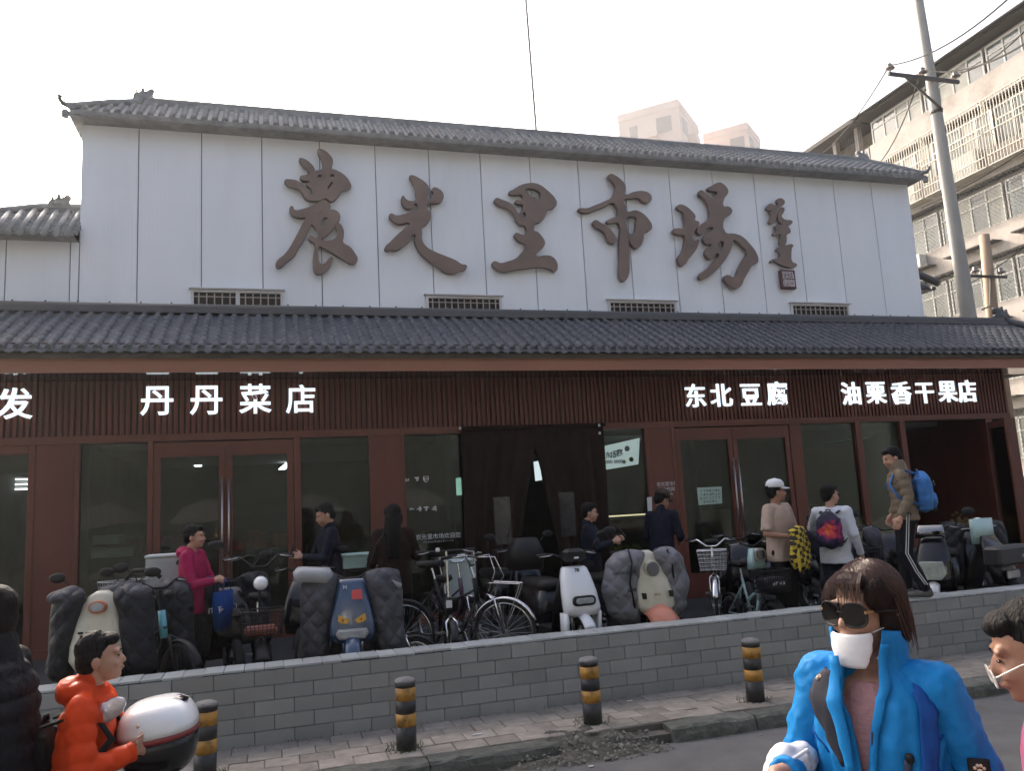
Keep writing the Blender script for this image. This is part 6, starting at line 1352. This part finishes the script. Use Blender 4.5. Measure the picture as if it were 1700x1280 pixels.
MB().tube([(.0, -.1, .7), (.05, -.1, bc.z-.14)], .012, 6).build('rack_post', m_blk, ts); MB().tube([(.0, .1, .7), (.05, .1, bc.z-.14)], .012, 6).build('rack_post', m_blk, ts); MB().tube([(-.3, .0, .28), (.13, 0, .55), (.2, 0, .4)], .02, 6).build('mudguard_arm', m_blk, ts)
for i, (dx, dz_, m_) in enumerate(((-.35, .58, M('red_stripe', (.16, .012, .02), .5)), (-.35, .545, M('pale_stripe', (.4, .4, .4), .5)))): MB().box(dx-.08, -.175, dz_, dx+.08, -.168, dz_+(.03 if i == 0 else .012)).build('side_stripe', m_, ts)
# rider in black
Pr = atD(0, 1034, 3.35)
o, sc, tor, jt, Hp, hands, jo = person((Pr.x, Pr.y, Pr.z-1.585*1.0+.0), rad(-100), 1.72, 'rider in a black puffer jacket at the left edge, seen from behind', dict(lean=.08, Re=(-.28, -.14, 1.15), Rw=(-.3, -.45, 1.1), Le=(.28, -.14, 1.15), Lw=(.3, -.45, 1.1), Lk=(.16, -.42, .86), La=(.18, -.45, .42), Rk=(-.16, -.42, .86), Ra=(-.18, -.45, .42)), cloth('black_down', (.010, .011, .014), .6, bump=.5, bscale=30), c_dk, puffer=1, vox=.01, jr=1.12, collar=1.1, hem=.8)
# ---- woman in blue (near, right)
m_blue = cloth('blue_shell', (.014, .21, .52), .5, bump=.55, bscale=8, var=.12); m_blue2 = cloth('blue_shell_dark', (.012, .075, .3), .5); m_pinkk = cloth('pink_knit', (.5, .27, .27), .8, bump=.6, bscale=60)
DW = 2.3
Pw = atD(1438, 1014, DW); hw = 1.64
o, sc, tor, jt, Hp, hands, js = person((Pw.x, Pw.y, Pw.z-1.585*hw/1.7), rad(-62), hw, 'woman in bright blue jacket with sunglasses and white mask walking past', dict(Rs=(-.165, .015, 1.385), Ls=(.165, .015, 1.385), Re=(-.24, -.05, 1.11), Rw=(-.17, -.27, 1.17), Le=(.255, .06, 1.11), Lw=(.28, .0, .88), Rhd=(.1, -1, -.15), Lk=(.1, -.05, .5), Rk=(-.1, .02, .5), Ra=(-.1, .12, .1)), None, c_dk, hairm=m_hairb, vox=.0075, hair='bob', head=(rad(-16), rad(3)))
s = hw/1.7; sleeve_mb = js[1]
SP = [(.72, .2, .15), (.95, .185, .138), (1.1, .18, .135), (1.25, .183, .135), (1.34, .178, .122), (1.39, .145, .105), (1.425, .105, .094), (1.46, .092, .09), (1.535, .098, .096)]
OPN = [(.72, 0), (1.08, .5), (1.18, 1.5), (1.3, 6), (1.39, 17), (1.46, 32), (1.535, 44)]
def lin(L, z):
    for a, c in zip(L, L[1:]):
        if z <= c[0]: k = (z-a[0])/(c[0]-a[0]); return tuple(x+(y-x)*k for x, y in zip(a[1:], c[1:]))
    return L[-1][1:]
def shell(th, z, off=0.):
    hw_, hd_ = lin(SP, z); sn, cs_ = math.sin(th), math.cos(th); cyy = .012 if z < 1.4 else .012-.02*(z-1.4)/.13
    wr = .013*noise.noise((th*3.2, z*10, 2))+.009*noise.noise((th*6, z*22, 5))-.006*abs(noise.noise((th*2.5+z*9, z*4, 8)))
    if z > 1.4: wr *= .5
    return sc(V(((hw_+off+wr)*math.copysign(abs(sn)**.82, sn), cyy-(hd_+off+wr)*math.copysign(abs(cs_)**.82, cs_), z+(.012*cs_ if z > 1.45 else 0))))
def jk_(sd):
    def f(u, v):
        z = .72+(1.535-.72)*v; op = rad(lin(OPN, z)[0]); th = op+(math.pi-op)*u
        return shell(sd*th, z)
    return f
for sd in (-1, 1): MB().grid(jk_(sd), 40, 60).build('jacket_half', m_blue, o, smooth=True, solid=.008)
# knit top under the open jacket
b = MB(); b.loft([[sc(V((0, .012, z))+p_) for p_ in sring(0, 0, 0, w_, d_, 28, 2.3)] for z, w_, d_ in ((.9, .15, .11), (1.1, .15, .112), (1.25, .155, .115), (1.33, .13, .1), (1.37, .095, .085), (1.39, .078, .078), (1.398, .066, .066))])
b.build('knit_top', m_pinkk, o, smooth=True)
for n in 'RL':
    q = sleeve_mb(n, MB(), .069, .97); q.build('sleeve', m_blue, o, voxel=.008, sm=2, disp=.024, dsz=.05)
def surf(pts, wv, nm, mat, off=.012, th=.006, parent=None):    # band on the jacket surface: pts (deg, z), width in deg
    n_ = len(pts)
    def f(u, v):
        x = u*(n_-1); i = min(int(x), n_-2); t_ = x-i
        a = pts[i][0]+(pts[i+1][0]-pts[i][0])*t_; z = pts[i][1]+(pts[i+1][1]-pts[i][1])*t_; w_ = wv[i]+(wv[i+1]-wv[i])*t_
        return shell(rad(a+w_*(v-.5)), z, off+.004*math.sin(math.pi*v))
    return MB().grid(f, 5*(n_-1), 6).build(nm, mat, parent or o, smooth=True, solid=th)
m_paw = M('paw_print', (.65, .5, .36), .6); m_lin = M('collar_lining', (.010, .012, .024), .85)
# her right lapel folded out: black facing with paw print, blue edge; left collar standing
surf([(-38, 1.425), (-29, 1.36), (-20, 1.28), (-9, 1.18)], [40, 34, 22, 4], 'lapel_facing', m_lin, .024)
surf([(-25, 1.46), (-14, 1.37), (-8, 1.28), (-4, 1.17)], [15, 12, 8, 4], 'lapel_edge', m_blue, .034)
surf([(42, 1.5), (30, 1.43), (15, 1.36), (8, 1.27), (4, 1.15)], [12, 13, 8, 5, 3], 'collar_edge', m_blue, .012)
for sd in (-1, 1): MB().grid(lambda u, v: shell(sd*rad(56+118*u), 1.44+.088*v, -.012), 14, 5).build('collar_lining', m_lin, o, smooth=True, solid=.004)
def paw(th, z, r, off, nm='paw_print'):
    c = shell(rad(th), z, off); ux = (shell(rad(th+4), z, off)-c).normalized(); uz = (shell(rad(th), z+.01, off)-c).normalized(); b = MB()
    for du, dv, rr_ in ((0, -.25, .5), (-.62, .3, .25), (-.22, .65, .26), (.22, .65, .26), (.62, .3, .25)): b.ell(c+ux*du*r+uz*dv*r, (rr_*r,)*3, None, 8, 6)
    return b.build(nm, m_paw, o, smooth=True)
paw(-44, 1.40, .012*s, .033)
surf([(-1, 1.14), (0, 1.0), (0, .85), (0, .73)], [10, 10, 10, 10], 'zip_placket', m_blue, .008)
MB().tube([shell(rad(a), z, .016) for a, z in ((7, 1.28), (4.5, 1.19), (4.5, 1.1), (4.5, .95), (4.5, .8), (4.5, .73))], .0035, 6).build('zip', M('zip_dark', (.015, .02, .04), .4), o)
surf([(33, 1.215), (29, 1.14), (26, 1.05)], [7, 6, 6], 'pocket_zip', M('pocket_zip', (.010, .025, .06), .5), .008)
MB().ell(shell(rad(34), 1.22, .014), (.012, .008, .014)).build('zip_pull', m_blk, o)
surf([(88, 1.425), (62, 1.38), (56, 1.3), (52, 1.18), (50, 1.02), (50, .88), (50, .74)], [38, 24, 19, 18, 18, 18, 18], 'bag_strap', m_blue2, .012)
surf([(-95, 1.3), (-60, 1.27), (-30, 1.2)], [1.2, 1.2, 1.2], 'chest_logo_seam', m_blue2, .004, .002)
surf([(66, 1.26), (90, 1.29), (120, 1.3)], [1.2, 1.2, 1.2], 'yoke_seam', m_blue2, .004, .002); surf([(30, 1.0), (34, .9), (40, .8)], [5, 5, 5], 'hand_pocket_flap', m_blue2, .007, .004)
A, E_ = jt['Ls'], jt['Le']; c = A.lerp(E_, .7)
pm = Matrix.Translation(sc(c+V((.03, -.066, 0)))) @ Matrix.Rotation(rad(24), 4, 'Z') @ Matrix.Rotation(rad(-10), 4, 'X')
MB().bbox(-.026, -.004, -.028, .026, .004, .028, .003).xf(pm).build('sleeve_patch', m_blk, o)
b = MB()
for du, dv, rr_ in ((0, -.25, .5), (-.62, .3, .25), (-.22, .65, .26), (.22, .65, .26), (.62, .3, .25)): b.ell(pm @ V((du*.017, -.005, dv*.017)), (rr_*.017, .003, rr_*.017), None, 8, 6)
b.build('paw_print', m_paw, o, smooth=True)
# mask
m_mask = M('mask_white', (.72, .72, .74), .7, var=.04, bump=.15, bscale=40)
def mk_(u, v):     # flat pleated surgical mask pulled under the nose
    wd_ = 66-26*v*v; a = rad(-wd_+2*wd_*u); z = -.048-.082*v-.012*v*math.cos(a); r_ = .071+.004*math.sin(v*math.pi)+.005*abs(math.sin(v*9.4)); k = math.cos(a)
    return Hp((r_*math.sin(a), -.034-(.062+.018*math.sin(math.pi*min(1, .25+v*.62)))*max(0, k)**.8, z+.012*(1-k)*(.5-v)))
mo = MB().grid(mk_, 18, 10).build('face_mask', m_mask, o, smooth=True, solid=.003)
for sd in (-1, 1):
    for z in (-.045, -.118): MB().tube([Hp((sd*.064, -.062, z)), Hp((sd*.08, -.008, z*.5-.01)), Hp((sd*.094, .02, -.004))], .0016, 5).build('ear_loop', m_mask, mo)
# sunglasses: a thing worn
sg = thing('sunglasses', tuple(on(o, Hp((0, -.1, .012)))), 'large black sunglasses on the woman in blue', 'sunglasses', rz=o.rotation_euler.z)
b0 = Hp((0, -.1, .012)); L_ = lambda p: Hp(p)-b0
m_sun = M('sunglass_lens', (.006, .005, .005), .08, spec=.35); m_gold = M('gold_metal', (.6, .42, .2), .3, metal=1)
for sd in (-1, 1):
    prof = [(.037*math.copysign(abs(math.cos(a))**.75, math.cos(a)), .032*math.copysign(abs(math.sin(a))**.8, math.sin(a))) for a in [6.283*i/24 for i in range(24)]]
    MB().prism(prof, lambda u, v, d: L_((sd*.04+u, -.104+.012*abs((sd*.04+u)/.07)**2+d, .006+v)), -.003, .003).build('lens', m_sun, sg)
    MB().tube([L_((sd*.04+u*1.04, -.105+.012*abs((sd*.04+u)/.07)**2, .006+v*1.04)) for u, v in prof+prof[:1]], .0028, 6, False).build('rim', m_blk, sg, smooth=True)
    MB().tube([L_((sd*.074, -.092, .016)), L_((sd*.086, -.04, .012)), L_((sd*.09, .015, .006))], .003, 6).build('temple', m_blk, sg, smooth=True); MB().tube([L_((sd*.076, -.095, .016)), L_((sd*.082, -.07, .015))], .0045, 6).build('hinge', m_gold, sg)
MB().tube([L_((-.01, -.107, .012)), L_((0, -.109, .015)), L_((.01, -.107, .012))], .0025, 6).build('bridge', m_blk, sg)
# hair strands
rH = random.Random(4); b = MB()
for i in range(1700):
    a = rH.uniform(0, 6.283); e0 = rH.uniform(.5, 1.45); pts = []
    fr = math.sin(a) < -.3
    for k in range(5):
        e = e0-k*rH.uniform(.2, .3)*(1 if not fr else .55); R_ = 1.0+.045*rH.random()
        pz = V((.092*math.cos(a+.12*k)*math.cos(e)*R_, .03+.1*math.sin(a+.12*k)*math.cos(e)*R_, .05+.095*math.sin(e)*R_)); 
        if e < 0: pz = V((.094*math.cos(a+.1*k)*R_, .032+.1*math.sin(a+.1*k)*R_, .05+.1*e))
        if pz.y < -.06 and pz.z < .045: break
        pts.append(Hp(pz))
    if len(pts) > 1: b.tube(pts, [.0011*(1-.6*j/len(pts)) for j in range(len(pts))], 4, False)
for i in range(90):
    x0 = rH.uniform(-.062, .062); yb = -.078-.018*math.cos(x0*20); z1 = rH.uniform(.03, .06)
    b.tube([Hp((x0*.7, -.045, .118)), Hp((x0*.95, yb+.006, .092)), Hp((x0*1.1+rH.uniform(-.012, .012), yb-.012, z1))], [.0014, .0013, .0006], 4, False)
for i in range(120):
    a = rH.uniform(-.2, 3.3); z0 = rH.uniform(.0, .06)
    b.tube([Hp((.094*math.cos(a), .03+.104*math.sin(a), z0)), Hp((.1*math.cos(a+.1), .03+.11*math.sin(a+.1), z0-.06)), Hp((.104*math.cos(a+.2), .03+.112*math.sin(a+.2), z0-.06-rH.uniform(.03, .07)))], [.0013, .0012, .0006], 4, False)
stuff(b.build('hair_strands', M('hair_strands', (.055, .024, .015), .5, var=.5), o))
# white bag on her forearm and dark red knitted bundle in her hand
wb_ = thing('white_cloth_bag', tuple(on(o, sc((-.22, -.16, .93)))), 'white cloth bag hanging from the forearm of the woman in blue', 'bag', rz=o.rotation_euler.z)
b = MB(); b.ell((0, 0, .17), (.06, .1, .1)); b.ell((0, -.01, .04), (.065, .1, .12)); b.ell((.02, .05, .22), (.05, .06, .05)); b.build('bag_cloth', cloth('white_bag_cloth', (.62, .64, .7), .5), wb_, voxel=.009, sm=4, disp=.035, dsz=.08)
MB().tube([(.03, -.04, .24), (.07, 0, .27), (.06, .05, .22)], .006, 6).build('bag_handle', cloth('white_handle', (.6, .62, .66)), wb_)
rk = thing('knitted_bundle', tuple(on(o, hands['R']+V((-.0, -.02, -.03)))), 'dark red knitted bundle held in the hand of the woman in blue', 'knitwear', rz=o.rotation_euler.z)
b = MB(); rH = random.Random(9)
for i in range(14): b.ell((rH.uniform(-.05, .05), rH.uniform(-.09, .06), rH.uniform(-.16, .02)), rH.uniform(.03, .05))
b.build('knit_body', M('red_knit', (.16, .03, .05), .85, var=.5, scale=40, bump=.9, bscale=90), rk, voxel=.007, sm=1, disp=.03, dsz=.02)
# ---- person cut by the right edge
Pe = atD(1772, 1112, 1.95)
hE = 1.6
o, sc, tor, jt, Hp, hands, jo = person((Pe.x, Pe.y, Pe.z-1.585*hE/1.7+.04), rad(-134), hE, 'person with short black hair and pink top cut off by the right edge', dict(lean=.1, Re=(-.26, -.05, 1.13), Rw=(-.24, -.2, .95)), cloth('pink_top', (.68, .17, .3), .6), c_dk, vox=.0075, head=(rad(6), rad(16)), skin=m_skin2, jr=.92, hem=.8)
gl = thing('eyeglasses', tuple(on(o, Hp((0, -.11, -.03)))), 'thin pale rimmed glasses low on the face at the right edge', 'glasses', rz=o.rotation_euler.z)
b0 = Hp((0, -.11, -.03)); m_gr = M('pale_rim', (.7, .66, .58), .3)
for sd in (-1, 1):
    MB().tube([Hp((sd*.034+.03*math.cos(6.283*i/16), -.116, -.03+.022*math.sin(6.283*i/16)))-b0 for i in range(17)], .0022, 5, False).build('rim', m_gr, gl); MB().tube([Hp((sd*.064, -.112, -.022))-b0, Hp((sd*.08, -.05, -.005))-b0, Hp((sd*.088, .015, .005))-b0], .0022, 5).build('temple', m_gr, gl)
MB().tube([Hp((-.006, -.117, -.026))-b0, Hp((.006, -.117, -.026))-b0], .0022, 5).build('bridge', m_gr, gl)
# ================================================================ hazy air
hz = bpy.data.materials.new('haze'); hz.use_nodes = True; n = hz.node_tree.nodes; n.clear()
ho = n.new('ShaderNodeOutputMaterial'); hv = n.new('ShaderNodeVolumePrincipled'); hv.inputs['Color'].default_value = (.95, .95, .95, 1); hv.inputs['Density'].default_value = .0006; hv.inputs['Anisotropy'].default_value = .55
hz.node_tree.links.new(hv.outputs[0], ho.inputs['Volume'])
stuff(MB().box(-405, -405, -1.5, 405, 405, 105).build('haze', hz))
